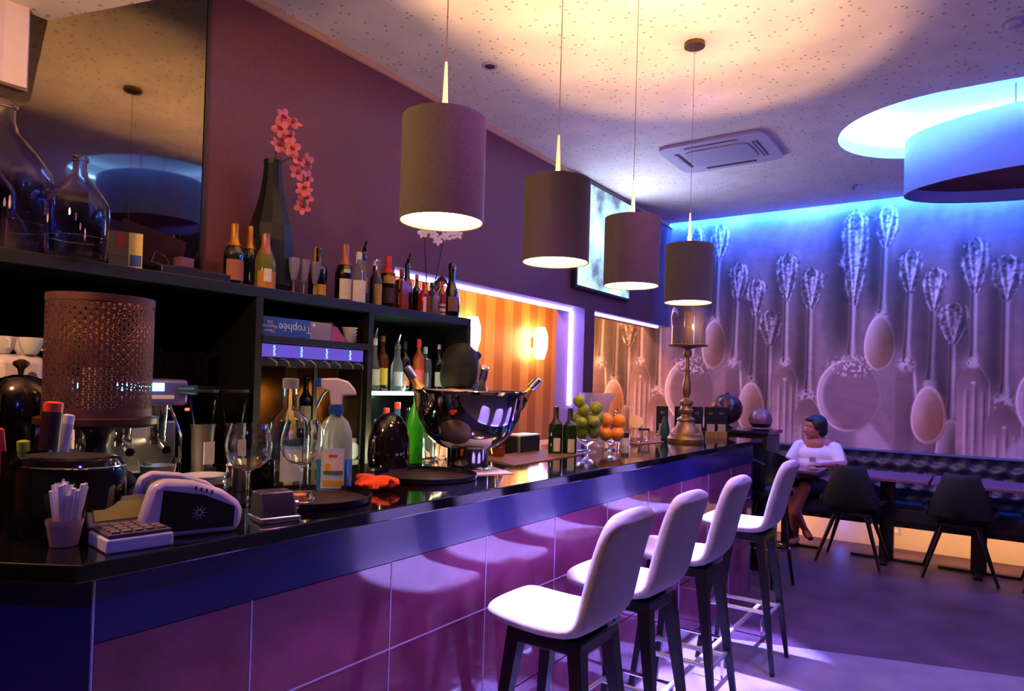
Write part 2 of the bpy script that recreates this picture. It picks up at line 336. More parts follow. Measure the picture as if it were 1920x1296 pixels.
# ---- mural wall (printed cutlery wallpaper) : colours computed on a fine grid
def mural():
    X0, X1, ZA, ZB, st_ = -4.4, 1.30, .86, H + .12, .0066
    nx = int((X1 - X0) / st_) + 1; nz = int((ZB - ZA) / st_) + 1
    xs = np.linspace(X0, X1, nx); zs = np.linspace(ZA, ZB, nz)
    Xg, Zg = np.meshgrid(xs, zs, indexing='ij')
    rng = np.random.default_rng(3)
    def vnoise(sx, sz, seed):
        r = np.random.default_rng(seed); gx = np.abs(Xg - X0) / sx; gz = (Zg - ZA) / sz
        G = r.random((int(gx.max()) + 3, int(gz.max()) + 3)); i = gx.astype(int); j = gz.astype(int); fx = gx - i; fz = gz - j
        fx = fx * fx * (3 - 2 * fx); fz = fz * fz * (3 - 2 * fz)
        return (G[i, j] * (1 - fx) + G[i + 1, j] * fx) * (1 - fz) + (G[i, j + 1] * (1 - fx) + G[i + 1, j + 1] * fx) * fz
    n1 = vnoise(.35, .5, 1); n2 = vnoise(.05, .09, 2); n3 = vnoise(.018, .022, 4); n4 = vnoise(.03, .018, 5); nbig = vnoise(.5, .35, 9)
    C = np.zeros(Xg.shape + (3,)); base = np.array([.245, .170, .190])
    C[:] = base
    C *= (0.72 + .5 * n1 + .22 * n2 + .06 * n3)[..., None]
    # grain lines
    C *= (1 - .10 * (np.abs(((Zg + .02 * n2) / .31) % 1 - .5) < .012) * (n1 > .35))[..., None]
    warm = np.array([.42, .22, .14]); hi = np.array([.66, .54, .57]); dk = np.array([.07, .035, .045])
    def blend(mask, col):
        mask = np.clip(mask, 0, 1)[..., None]; C[:] = C * (1 - mask) + np.asarray(col) * mask
    def sm(a, w): return 1 / (1 + np.exp(np.clip(a / w, -40, 40)))     # 1 inside (a<0)
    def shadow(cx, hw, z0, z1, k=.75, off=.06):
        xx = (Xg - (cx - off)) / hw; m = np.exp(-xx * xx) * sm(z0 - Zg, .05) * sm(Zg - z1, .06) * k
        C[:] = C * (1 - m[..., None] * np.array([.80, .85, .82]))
    def handle(xt, zt, xb, zb, ornate=.55, wtop=.075, shw=.09):
        t = np.clip((zt - Zg) / (zt - zb), 0, 1); cx = xt + (xb - xt) * t
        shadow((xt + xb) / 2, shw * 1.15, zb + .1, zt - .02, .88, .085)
        u = (Xg - cx)
        tt = (zt - Zg) / ornate; s_ = np.clip(tt, 0, 1)
        wo = wtop * 1.62 * (.42 + .58 * np.sin(np.clip(s_ * .80 + .16, 0, 1) * PI) ** .8) * np.sqrt(np.clip(tt * 9, 0, 1)) * (1 - .55 * s_ ** 3)
        wd = np.where(tt < 1, np.maximum(wo, .030), .031 + .012 * np.exp(-((zb - Zg + .08) / .07) ** 2))
        rag = wd * (1 + (.06 * np.sin(s_ * ornate * 75) + .55 * (n2 - .5)) * (tt < 1))
        ins = sm(np.abs(u) - rag, .004) * sm(Zg - zt, .004) * sm(zb - Zg, .01)
        up = u / np.maximum(wd, 1e-3); au = np.abs(up)
        G = lambda c, w_: np.exp(-((au - c) / w_) ** 2)
        shaft = .34 + .42 * np.exp(-((up - .35) / .35) ** 2) - .35 * np.exp(-((up + .6) / .3) ** 2)
        orn = .16 + .75 * G(.84, .12) * np.clip(n2 * 1.7 - .15, .1, 1.2) + .85 * G(.50 * (1 - s_) + .05, .10) + .75 * np.exp(-((up - .10) / .13) ** 2) * (s_ > .22) * (s_ < .9)
        orn = orn * (.55 + .8 * n4) * (.85 + .30 * up) + (n3 - .5) * .30
        val = np.clip(np.where(tt < 1, orn * np.clip(.62 + n3 * .75, .3, 1.4), shaft), .02, 1.2)
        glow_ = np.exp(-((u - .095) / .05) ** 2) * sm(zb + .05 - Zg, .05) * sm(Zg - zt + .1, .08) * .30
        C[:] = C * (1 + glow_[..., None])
        blend(ins, dk[None, None] + (hi - dk)[None, None] * val[..., None])
    def collar(cx, z, s=.07):
        r = np.hypot((Xg - cx) / s, (Zg - z) / (s * 1.0)); m = sm(r - 1, .12) * (n3 > .42)
        blend(m * .85, hi * .9)
    def bowl(cx, cz, rx, ry, flip=False, tint=None):
        tint = warm if tint is None else np.array(tint)
        dx = (Xg - cx) / rx; dz = (Zg - cz) / ry; dxx = dx * (1 + .13 * dz)
        r = np.hypot(dxx, dz)
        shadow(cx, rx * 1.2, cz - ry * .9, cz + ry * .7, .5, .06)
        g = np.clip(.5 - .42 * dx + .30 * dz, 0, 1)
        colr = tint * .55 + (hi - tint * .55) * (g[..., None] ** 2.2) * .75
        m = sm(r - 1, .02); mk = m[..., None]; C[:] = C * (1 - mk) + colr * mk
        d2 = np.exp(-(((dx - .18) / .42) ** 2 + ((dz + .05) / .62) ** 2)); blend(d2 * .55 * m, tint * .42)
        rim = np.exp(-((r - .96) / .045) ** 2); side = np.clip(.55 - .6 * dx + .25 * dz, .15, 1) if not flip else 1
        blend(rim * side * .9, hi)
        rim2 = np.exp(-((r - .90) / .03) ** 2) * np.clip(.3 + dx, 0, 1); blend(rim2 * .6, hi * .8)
    def fork(cx, zt, hw, zs, zb, bright=1.0):
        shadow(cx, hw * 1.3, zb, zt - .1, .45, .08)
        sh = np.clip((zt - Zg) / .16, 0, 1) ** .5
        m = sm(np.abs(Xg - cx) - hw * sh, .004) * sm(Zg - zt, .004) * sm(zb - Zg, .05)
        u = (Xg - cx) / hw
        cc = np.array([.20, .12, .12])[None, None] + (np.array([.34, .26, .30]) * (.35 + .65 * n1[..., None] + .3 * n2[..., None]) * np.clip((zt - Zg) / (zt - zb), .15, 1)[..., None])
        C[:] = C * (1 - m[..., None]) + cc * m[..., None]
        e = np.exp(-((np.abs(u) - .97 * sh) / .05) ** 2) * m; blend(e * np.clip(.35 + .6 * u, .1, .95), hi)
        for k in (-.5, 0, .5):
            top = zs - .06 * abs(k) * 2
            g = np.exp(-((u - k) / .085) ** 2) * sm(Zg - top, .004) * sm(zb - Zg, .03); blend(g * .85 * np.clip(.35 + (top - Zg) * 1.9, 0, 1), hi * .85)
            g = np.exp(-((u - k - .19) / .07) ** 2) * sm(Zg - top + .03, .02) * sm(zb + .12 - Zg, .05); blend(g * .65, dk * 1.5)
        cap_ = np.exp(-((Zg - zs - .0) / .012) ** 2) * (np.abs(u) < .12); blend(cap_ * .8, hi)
    P = 1.617
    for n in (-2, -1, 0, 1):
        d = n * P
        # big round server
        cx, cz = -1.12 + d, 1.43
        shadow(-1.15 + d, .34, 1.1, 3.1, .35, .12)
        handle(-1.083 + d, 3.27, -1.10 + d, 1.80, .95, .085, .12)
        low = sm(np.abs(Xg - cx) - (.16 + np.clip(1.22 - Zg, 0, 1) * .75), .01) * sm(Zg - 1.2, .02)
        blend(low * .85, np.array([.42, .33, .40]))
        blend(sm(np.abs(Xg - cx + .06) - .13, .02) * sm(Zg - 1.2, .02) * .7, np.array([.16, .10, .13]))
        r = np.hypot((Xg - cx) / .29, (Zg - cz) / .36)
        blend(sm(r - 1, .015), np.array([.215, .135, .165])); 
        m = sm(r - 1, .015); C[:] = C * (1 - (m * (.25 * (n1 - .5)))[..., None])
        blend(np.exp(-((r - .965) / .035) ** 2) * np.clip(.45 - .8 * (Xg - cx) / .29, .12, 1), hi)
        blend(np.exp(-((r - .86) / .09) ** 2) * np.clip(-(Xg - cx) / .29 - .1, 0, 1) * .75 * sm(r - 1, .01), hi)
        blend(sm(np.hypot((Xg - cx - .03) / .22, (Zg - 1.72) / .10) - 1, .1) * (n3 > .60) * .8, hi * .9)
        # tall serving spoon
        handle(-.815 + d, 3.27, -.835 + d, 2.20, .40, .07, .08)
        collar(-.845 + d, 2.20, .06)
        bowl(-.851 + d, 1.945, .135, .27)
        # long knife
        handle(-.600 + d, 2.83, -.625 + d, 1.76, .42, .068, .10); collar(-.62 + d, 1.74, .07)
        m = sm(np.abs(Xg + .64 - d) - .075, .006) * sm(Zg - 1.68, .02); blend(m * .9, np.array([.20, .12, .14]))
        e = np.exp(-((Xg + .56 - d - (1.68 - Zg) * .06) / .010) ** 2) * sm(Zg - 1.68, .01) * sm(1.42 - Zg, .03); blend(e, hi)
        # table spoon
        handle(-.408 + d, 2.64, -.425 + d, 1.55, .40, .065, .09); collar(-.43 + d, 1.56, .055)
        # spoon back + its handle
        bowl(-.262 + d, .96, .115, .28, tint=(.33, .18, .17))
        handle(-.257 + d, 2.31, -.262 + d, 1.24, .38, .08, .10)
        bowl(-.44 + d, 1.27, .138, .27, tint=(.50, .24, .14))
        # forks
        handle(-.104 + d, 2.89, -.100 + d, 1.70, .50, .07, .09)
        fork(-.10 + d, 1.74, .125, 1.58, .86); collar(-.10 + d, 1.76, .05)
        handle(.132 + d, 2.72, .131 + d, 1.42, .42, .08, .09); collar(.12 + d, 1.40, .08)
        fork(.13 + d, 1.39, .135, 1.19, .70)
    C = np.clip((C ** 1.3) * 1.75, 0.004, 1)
    me = bpy.data.meshes.new('wall_back')
    V = np.zeros((nx, nz, 3)); V[..., 0] = Xg; V[..., 1] = BW; V[..., 2] = Zg
    idx = np.arange(nx * nz).reshape(nx, nz)
    F = np.stack([idx[:-1, :-1], idx[1:, :-1], idx[1:, 1:], idx[:-1, 1:]], -1).reshape(-1, 4)
    me.vertices.add(nx * nz); me.vertices.foreach_set('co', V.reshape(-1))
    me.loops.add(F.size); me.loops.foreach_set('vertex_index', F.reshape(-1).astype(np.int32))
    me.polygons.add(len(F)); me.polygons.foreach_set('loop_start', np.arange(0, F.size, 4, dtype=np.int32)); me.update(calc_edges=True)
    ca = me.color_attributes.new('print', 'FLOAT_COLOR', 'POINT')
    ca.data.foreach_set('color', np.concatenate([C.reshape(-1, 3), np.ones((nx * nz, 1))], 1).reshape(-1).astype(np.float32))
    m = bpy.data.materials.new('cutlery_wallpaper'); m.use_nodes = True; nt = m.node_tree; b = nt.nodes['Principled BSDF']
    a = nt.nodes.new('ShaderNodeVertexColor'); a.layer_name = 'print'
    tn = nt.nodes.new('ShaderNodeTexNoise'); tn.inputs['Scale'].default_value = 55
    mxx = nt.nodes.new('ShaderNodeMix'); mxx.data_type = 'RGBA'; mxx.blend_type = 'OVERLAY'; mxx.inputs[0].default_value = .18
    nt.links.new(a.outputs[0], mxx.inputs[6]); nt.links.new(tn.outputs['Fac'], mxx.inputs[7]); nt.links.new(mxx.outputs[2], b.inputs['Base Color'])
    b.inputs['Roughness'].default_value = .6; me.materials.append(m)
    o = link('wall_back', me); o['kind'] = 'structure'; o['label'] = 'back wall papered with a large print of ornate spoons, forks and knives'
mural()
struct('wall_back_body', MB().b2((-6, BW + .005, 0), (4, BW + .1, H + .2)).b2((1.29, BW - .001, .86), (3.5, BW + .1, H)), greyw, 'plain right part of the back wall')
struct('baseboard_back', MB().b2((-4.4, BW - .012, 0), (3.5, BW, .90)), mat('pale_baseboard', '#c9b59c', .55), 'pale panel under the bench')

# ================================================================== BAR COUNTER
BF = -1.39
bar = thing('bar_counter', 'long bar counter with black stone top, navy band and purple tiled front', 'bar counter', (0, 0, 0))
Cx, Cy = -1.335, .565; dxn, dyn = -.84, -.54
slab = [(Cx, Cy), (Cx, 5.12), (-2.12, 5.12), (-2.12, .95), (-2.9, .35), (Cx + dxn * 1.6, Cy + dyn * 1.6)]
part('countertop', MB().prism(slab, 1.066, 1.10), blackgloss, bar, bevel=.003, smooth=False)
B0 = (BF, .62)
body = [(BF - .012, .64), (BF - .012, 5.06), (-2.05, 5.06), (-2.05, 1.0), (-2.85, .45), (BF + dxn * 1.6, .64 + dyn * 1.6)]
part('carcass', MB().prism(body, 0.0, 1.066), blackmat, bar, smooth=False)
part('fascia', MB().b2((BF - .012, .62, .93), (BF, 5.06, 1.066)), navy, bar, label='navy blue upper band')
n_ = Vector((.54, -.84, 0))
ch = MB(); a0 = Vector((BF, .62, 0)); a1 = a0 + Vector((dxn, dyn, 0)) * 1.6
ch.add([a0, a1, a1 + Vector((0, 0, 1.066)), a0 + Vector((0, 0, 1.066)), a0 - n_ * .012, a1 - n_ * .012, a1 - n_ * .012 + Vector((0, 0, 1.066)), a0 - n_ * .012 + Vector((0, 0, 1.066))],
       [(0, 1, 2, 3), (4, 7, 6, 5), (0, 3, 7, 4), (1, 5, 6, 2), (3, 2, 6, 7), (0, 4, 5, 1)])
part('corner_panel', ch, navy, bar, smooth=False, label='dark blue angled end panel')
tilem = mat('rose_stone_tile', '#96486f', .06, noise=.35, nscale=7, ior=1.75)
seams = [.62] + [.963 + .4525 * i for i in range(10)]
seams[-1] = 5.06
rows = [(.68, .93), (.345, .68), (.0, .345)]
for i in range(len(seams) - 1):
    for z0, z1 in rows:
        part('tile', MB().b2((BF - .012, seams[i] + .0025, z0 + .0025), (BF - .0005 - .0008 * random.random(), seams[i + 1] - .0025, z1 - .0025)), tilem, bar, smooth=False)
trim = mat('polished_trim', '#d8ccf4', .35)
tm = MB()
tm.b2((BF - .011, .64, .678), (BF + .0008, 5.06, .6822))
part('metal_trim', tm, trim, bar, smooth=False)
for s_ in seams[1:-1]: part('metal_trim', MB().b2((BF - .011, s_ - .0018, .0), (BF + .0006, s_ + .0018, .93)), trim, bar, smooth=False)
part('corner_trim', MB().b2((BF - .006, .617, .0), (BF + .001, .620, 1.064)), trim, bar, smooth=False)
# counter end support at the far end
part('end_panel', MB().b2((-2.05, 5.06, 0), (BF, 5.09, 1.066)), navy, bar, smooth=False)
# foot rail
rl = thing('foot_rail', 'polished steel foot rail standing in front of the tiled bar', 'foot rail', (0, 0, 0))
part('rail', MB().tube([(-1.06, -.2, .21), (-1.06, 4.25, .21)], .012, 10), bchrome, rl)
for y in (.5, 1.3, 2.1, 2.75, 3.42, 4.15):
    part('post', MB().tube([(-1.06, y, .0), (-1.06, y, .21)], .007, 8), chrome, rl)
    part('bracket', MB().tube([(-1.385, y, .21), (-1.06, y, .21)], .009, 8), chrome, rl)

# ================================================================== BAR STOOLS
def rsec(w_, d_, n=24, p=3.5):
    return [(w_ * math.copysign(abs(math.cos(a)) ** (2 / p), math.cos(a)), d_ * math.copysign(abs(math.sin(a)) ** (2 / p), math.sin(a))) for a in [2 * PI * i / n for i in range(n)]]
def make_stool(label):
    t = thing('bar_stool', label, 'bar stool', group='white leather bar stools along the bar')
    # upholstered shell: an L profile swept with rounded cross-section; x = back (+), front (-)
    prof = [(-.212, .737, .110), (-.203, .735, .135), (-.175, .731, .152), (-.10, .724, .162), (0, .722, .168), (.09, .728, .170), (.130, .745, .170), (.150, .785, .170), (.160, .84, .169), (.182, .93, .166), (.205, 1.01, .162), (.220, 1.048, .152), (.230, 1.068, .132), (.234, 1.074, .110)]
    th = .030; V = []; 
    pts = [Vector((a, 0, b)) for a, b, c in prof]; n = len(pts)
    sec = []
    for i, p in enumerate(pts):
        tg = (pts[min(i + 1, n - 1)] - pts[max(i - 1, 0)]).normalized(); nr = Vector((-tg.z, 0, tg.x))
        e = .62 if i in (0, n - 1) else 1
        sec.append([p + nr * (v * e) + Vector((0, u, 0)) for u, v in rsec(prof[i][2], th, 20, 3.0)])
    mb = MB(); k = 20
    V = [q for s in sec for q in s]; F = [(i * k + j, i * k + (j + 1) % k, (i + 1) * k + (j + 1) % k, (i + 1) * k + j) for i in range(n - 1) for j in range(k)]
    # rounded closing caps
    a_ = pts[0] + (pts[0] - pts[1]).normalized() * .016; b_ = pts[-1] + (pts[-1] - pts[-2]).normalized() * .018
    V += [a_, b_]; F += [(len(V) - 2, (j + 1) % k, j) for j in range(k)] + [(len(V) - 1, (n - 1) * k + j, (n - 1) * k + (j + 1) % k) for j in range(k)]
    mb.add(V, F)
    me = mb.mesh('seat_shell', whitefab); me.polygons.foreach_set('use_smooth', [True] * len(me.polygons))
    for e_ in me.edges: e_.use_edge_sharp = False
    so = link('seat_shell', me, t); s = so.modifiers.new('s', 'SUBSURF'); s.levels = 1; s.render_levels = 1
    part('seat_frame', MB().b2((-.13, -.125, .655), (.13, .125, .698)), blackwood, t, bevel=.006)
    for sx in (-1, 1):
        for sy in (-1, 1):
            top = Vector((sx * .105, sy * .10, .69)); bot = Vector((sx * .195, sy * .155, 0))
            part('leg', MB().tube([bot, bot.lerp(top, .5), top], [.013, .021, .033], 4), blackwood, t, smooth=False)
    for y in (-.085, .085):
        part('footrest', MB().tube([(-.155, y, .29), (.155, y, .29)], .011, 10), bchrome, t)
    part('footrest_side', MB().tube([(-.155, -.13, .29), (-.155, .13, .29)], .008, 8), bchrome, t)
    part('footrest_side', MB().tube([(.155, -.13, .29), (.155, .13, .29)], .008, 8), bchrome, t)
    return t
s0 = make_stool('white leather bar stool nearest the camera, in front of the bar tiles')
s0.location = (-1.075, 1.86, .006)
for x, y, l, rz in [(-1.07, 2.34, 'second white bar stool from the camera, partly behind the nearest one', R(-1)), (-1.07, 2.90, 'third white bar stool from the camera, just before the last in the row', R(1)), (-1.06, 3.77, 'white bar stool furthest from the camera, standing apart near the dark floor', R(0))]:
    dup(s0, (x, y, .006), rz, l)

# ================================================================== PENDANTS
def pendant_light(i):
    pass
shade_m = mat('grey_shade_fabric', '#5c524e', .9, noise=.3, nscale=120, bump=.1, stretch=(1, 1, 3))
inner_m = mat('shade_lining', '#e8d6a8', .6)
glow = mat('lamp_diffuser', (1, .9, .7), .5, emit=(1, .60, .22), estr=11.0)
conem = mat('lamp_cone', '#e8c8a0', .35, emit=(1, .55, .26), estr=.75)
def make_pendant():
    t = thing('pendant_lamp', 'x', 'lamp', group='cylindrical grey pendant lamps above the bar')
    h = PZ1 - PZ0; r = .126
    part('shade', MB().lathe([(r, 0), (r, h), (r - .002, h), (r - .002, 0), (r, 0)], 48, cap=False), shade_m, t)
    part('lining', MB().lathe([(r - .004, .002), (r - .004, h - .002)], 48, cap=False), inner_m, t)
    part('diffuser', MB().cyl((0, 0, .012), r - .006, .004, 48), glow, t)
    sp_ = MB()
    for a in (0, 2 * PI / 3, 4 * PI / 3): sp_.tube([(0, 0, h - .004), ((r - .003) * math.cos(a), (r - .003) * math.sin(a), h - .004)], .0018, 6)
    part('spider', sp_, brass, t)
    part('cone', MB().lathe([(.0115, h - .004), (.0085, h + .06), (.0045, h + .16), (.004, h + .175)], 14), conem, t)
    part('cable', MB().tube([(0, 0, h + .17), (0, 0, H - PZ0 - .02)], .0016, 6), mat('grey_cable', '#8a6a55', .5), t)
    part('canopy', MB().lathe([(.055, H - PZ0 - .022), (.055, H - PZ0 - .001)], 28), brass, t)
    part('bulb', MB().sph((0, 0, h - .18), .028, 14), mat('bulb_glass', (1, .9, .7), .3, emit=(1, .62, .28), estr=6), t)
    return t
pl = ['nearest and largest grey pendant lamp above the bar', 'second grey pendant lamp from the camera, left of the bright screen', 'third grey pendant lamp, hanging in front of the bright screen', 'farthest grey pendant lamp, hanging above the brass candle stand']
p0 = make_pendant()
for i, (x, y, dz) in enumerate(PEND):
    if i == 0: p0.location = (x, y, PZ0 + dz); p0['label'] = pl[0]
    else: dup(p0, (x, y, PZ0 + dz), 0, pl[i])
    light('pendant_down', 'SPOT', (x, y, PZ0 + dz + .008), 7, (1, .64, .32), .09, aim=(x, y, 0), spot=125, blend=.8)
    light('pendant_bulb', 'POINT', (x, y, PZ1 + dz - .145), 62, (1, .60, .25), .012)

# ---- ceiling fittings
t = thing('air_conditioner', 'white ceiling cassette air conditioner beside the farthest pendants', 'air conditioner', (-1.74, 5.27, H - .002), R(0))
acw = mat('ac_plastic', '#a89cb0', .6)
part('panel', MB().prism([(x * .41, y * .34) for x, y in rsec(1, 1, 32, 9)], -.022, 0), acw, t)
part('grille', MB().prism([(x * .25, y * .19) for x, y in rsec(1, 1, 32, 6)], -.030, -.022), mat('ac_grille', '#9a90a6', .6), t)
for a in range(4):
    m3 = Matrix.Rotation(a * PI / 2, 3, 'Z'); mb = MB().box((0, .30, -.024), (.40, .035, .006)); mb.v = [tuple((q := m3 @ Vector(q_)) * Vector((1, .86, 1)) if False else ((m3 @ Vector(q_)).x, (m3 @ Vector(q_)).y * .86, q_[2])) for q_ in mb.v]
    part('air_slot', mb, mat('dark_slot', '#4a4058', .6), t)
    mb = MB().box((0, .305, -.028), (.40, .016, .003), rx=.4); mb.v = [((m3 @ Vector(q_)).x, (m3 @ Vector(q_)).y * .86, q_[2]) for q_ in mb.v]; part('louvre', mb, acw, t)
t = thing('smoke_detector', 'round pinkish detector on the ceiling at the upper right edge', 'detector', (.085, 4.15, H)); part('plate', MB().cyl((0, 0, -.01), .055, .01, 24), acw, t); part('dome', MB().lathe([(.04, -.01), (.034, -.028), (1e-3, -.034)], 20), acw, t)
t = thing('sprinkler', 'small ceiling sprinkler between the air conditioner and the mural', 'sprinkler', (-1.01, 6.70, H)); part('plate', MB().cyl((0, 0, -.012), .035, .012, 16), acw, t); part('head', MB().cyl((0, 0, -.045), .012, .035, 10), steel, t)
t = thing('ceiling_spotlight', 'small round recessed spotlight in the ceiling beside the nearest pendant', 'light', (-2.43, 3.16, H)); part('ring', MB().lathe([(.030, -.006), (.048, -.006), (.05, 0), (.03, 0)], 20, cap=False), acw, t); part('lens', MB().cyl((0, 0, -.003), .03, .002, 16), darkgrey, t)

# ---- screen on the side wall
t = thing('wall_screen', 'bright tall display screen hung high on the side wall', 'screen', (WX, 5.70, 2.80))
part('casing', MB().b2((0.001, -.55, -.49), (.05, .55, .49)), darkgrey, t, bevel=.005)
scm = bpy.data.materials.new('screen_picture'); scm.use_nodes = True; nt = scm.node_tree; b = nt.nodes['Principled BSDF']; b.inputs['Base Color'].default_value = (0, 0, 0, 1)
tc = nt.nodes.new('ShaderNodeTexCoord'); ns = nt.nodes.new('ShaderNodeTexNoise'); ns.inputs['Scale'].default_value = 3.2; ns.inputs['Detail'].default_value = 5; nt.links.new(tc.outputs['Object'], ns.inputs['Vector'])
rp_ = nt.nodes.new('ShaderNodeValToRGB'); rp_.color_ramp.elements[0].position = .35; rp_.color_ramp.elements[0].color = (.10, .13, .20, 1); rp_.color_ramp.elements[1].position = .6; rp_.color_ramp.elements[1].color = (.50, .72, .80, 1)
e_ = rp_.color_ramp.elements.new(.47); e_.color = (.32, .56, .66, 1)
nt.links.new(ns.outputs['Fac'], rp_.inputs[0]); nt.links.new(rp_.outputs[0], b.inputs['Emission Color']); b.inputs['Emission Strength'].default_value = 1.35
part('display', MB().b2((.051, -.52, -.465), (.054, .52, .465)), scm, t, smooth=False)
light('screen_glow', 'AREA', (WX + .12, 5.7, 2.75), 26, (.50, .56, 1), .8, .9, aim=(-1.7, 5.3, 3.32))

# ---- sconces in the back room
for y, l in [(6.71, 'glowing wall sconce on the striped wallpaper'), (5.42, 'wall sconce on the striped wallpaper hidden behind the shelf end')]:
    t = thing('wall_sconce', l, 'lamp', (-4.395, y, 1.94))
    part('bracket', MB().b2((0, -.03, -.06), (.04, .03, .06)), brass, t)
    part('shade', MB().lathe([(.05, -.19), (.085, -.06), (.085, .08), (.055, .18)], 20, (.10, 0, 0)), mat('sconce_glass', (1, .9, .6), .5, emit=(1, .66, .26), estr=28), t)
    light('sconce_light', 'POINT', (-4.285, y - .05, 1.98), 20, (1, .55, .16), .05)
    light('sconce_light', 'SPOT', (-4.33, y, 2.10), 22, (1, .55, .16), .02, aim=(-4.36, y, 3), spot=60)
    light('sconce_light', 'SPOT', (-4.33, y, 1.78), 22, (1, .55, .16), .02, aim=(-4.36, y, 0), spot=60)
# ================================================================== BACK BAR UNIT
ub = thing('back_shelf_unit', 'long dark shelving unit behind the bar with bottles along its top', 'shelf unit', (0, 0, 0))
UX = -2.60
part('top_board', MB().b2((-2.99, -.5, 1.795), (UX, 3.27, 1.842)), blackmat, ub, bevel=.003, smooth=False)
part('back_panel', MB().b2((-2.99, -.5, .96), (-2.975, 3.24, 1.795)), mat('flat_black', '#070507', .9, spec=.1), ub, smooth=False)
part('end_panel', MB().b2((-2.99, 3.235, .0), (UX, 3.27, 1.795)), blackmat, ub, smooth=False)
for y in (1.79, 2.445): part('partition', MB().b2((-2.975, y - .017, .97), (UX + .002, y + .017, 1.795)), blackmat, ub, smooth=False)
part('inner_shelf', MB().b2((-2.975, 1.807, 1.602), (UX + .01, 2.428, 1.632)), blackmat, ub, smooth=False)
part('back_counter', MB().b2((-2.99, -.5, .93), (-2.50, 3.235, .97)), blackgloss, ub, smooth=False)
part('glass_shelf', MB().b2((-2.93, 2.47, 1.378), (-2.66, 3.225, 1.386)), mat('shelf_glass', '#9fd8c0', .05, trans=.8, ior=1.3), ub, smooth=False)
ledg = mat('led_mint', (0, 0, 0), .5, emit=(.55, 1, .72), estr=5.5)
part('led_edge', MB().b2((-2.658, 2.465, 1.370), (-2.652, 3.10, 1.390)), ledg, ub, smooth=False, label='glowing mint green shelf edge')
for y0, y1 in [(-.5, .1), (.1, .7), (.7, 1.3), (1.3, 1.8), (1.8, 2.45), (2.45, 3.235)]:
    part('cabinet_door', MB().b2((-2.555, y0 + .004, .08), (-2.535, y1 - .004, .925)), blackmat, ub, bevel=.002, smooth=False)
    part('door_handle', MB().b2((-2.533, y1 - .05, .70), (-2.52, y1 - .035, .85)), steel, ub, smooth=False)
part('carcass', MB().b2((-2.97, -.49, .0), (-2.56, 3.23, .93)), blackmat, ub, smooth=False)
light('shelf_led', 'AREA', (-2.70, 2.82, 1.365), 4, (.6, 1, .75), .05, .65, aim=(-2.75, 2.82, .97))
light('shelf_led_up', 'AREA', (-2.72, 2.82, 1.392), 1.6, (.6, 1, .75), .04, .65, aim=(-2.8, 2.82, 1.8))
light('service_light', 'POINT', (-2.40, 2.55, 1.06), 4, (.95, 1, .6), .05)

# ------------------------------------------------------------------ bottles
def arc(r, z0, z1, a0, ha, seg=10):
    return MB().grid([[(r * math.cos(a0 + ha * (2 * i / seg - 1)), r * math.sin(a0 + ha * (2 * i / seg - 1)), z) for z in (z0, z1)] for i in range(seg + 1)])
PROF = {
    'champ': [(.05, 0), (.97, 0), (1, .02), (1, .48), (.95, .55), (.72, .64), (.44, .73), (.36, .82), (.34, .95)],
    'wine': [(.05, 0), (.97, 0), (1, .02), (1, .58), (.94, .63), (.6, .69), (.38, .74), (.35, .95)],
    'spirit': [(.05, 0), (.95, 0), (1, .02), (1, .60), (.93, .67), (.5, .74), (.36, .79), (.35, .90)],
    'square': [(.05, 0), (.95, 0), (1, .02), (1, .66), (.85, .73), (.36, .77), (.34, .90)],
    'slim': [(.05, 0), (.97, 0), (1, .02), (1, .50), (.8, .62), (.5, .72), (.42, .95)],
    'bulb': [(.05, 0), (.8, 0), (.95, .06), (1, .25), (.9, .42), (.55, .58), (.38, .68), (.36, .92)]}
def bottle(name, lb, loc, r, h, kind, gm, capm, labels=(), foil=None, group=None, cat='bottle', capr=.42, pour=False, seg=20, aim=None):
    t = thing(name, lb, cat, loc, 0, group)
    pf = PROF[kind]; K = 1.0 if kind != 'square' else 1.0
    sg = 4 if kind == 'square' else seg
    M3 = Matrix.Rotation(PI / 4 + .1, 3, 'Z') if kind == 'square' else None
    part('body', MB().lathe([(a * r * (1.15 if kind == 'square' and i < 5 else 1), z * h) for i, (a, z) in enumerate(pf)], sg, M3=M3), gm, t)
    ztop = pf[-1][1] * h; rn = pf[-1][0] * r
    if foil:
        fz = [(a * r * 1.06 + .0006, z * h) for a, z in pf if z > .62]
        part('foil', MB().lathe([(fz[0][0], fz[0][1])] + fz[1:] + [(rn * 1.12, h * .985), (rn * .9, h), (1e-3, h)], 18, cap=False), foil, t)
    else:
        part('cap', MB().lathe([(rn * 1.15, ztop - .05 * h), (rn * 1.15, h * .985), (rn, h), (1e-3, h)], 16), capm, t)
    if pour: part('pourer', MB().tube([(0, 0, h - .005), (.008, 0, h + .03), (.03, -.01, h + .055)], [.012, .007, .004], 8), steel if pour is True else pour, t)
    a0 = aim if aim is not None else math.atan2(0 - loc[1], 0 - loc[0])
    for z0, z1, lm, ha in labels:
        part('paper_label', arc(r * 1.015 * (1.0 if kind != 'square' else .86), z0 * h, z1 * h, a0 + (.25 if kind != 'square' else 0), ha), lm, t)
    return t
TS = 1.842; bx = -2.75
amber = mat('amber_spirit', '#7a3410', .06, trans=.6, ior=1.4)
rose = mat('rose_liquid', '#8e3420', .2, noise=.2)
clearb = mat('clear_bottle', '#c9c2d2', .04, trans=.85, ior=1.25)
paleb = mat('pale_wine_bottle', '#8a8a4a', .08, trans=.5, ior=1.3)
bottle('champagne_bottle', 'dark champagne bottle with gold foil, leftmost on the back shelf', (bx, 1.755, TS), .043, .285, 'champ', dgreen, gold, [(.10, .42, lab('#9a5548'), 1.0)], foil=gold)
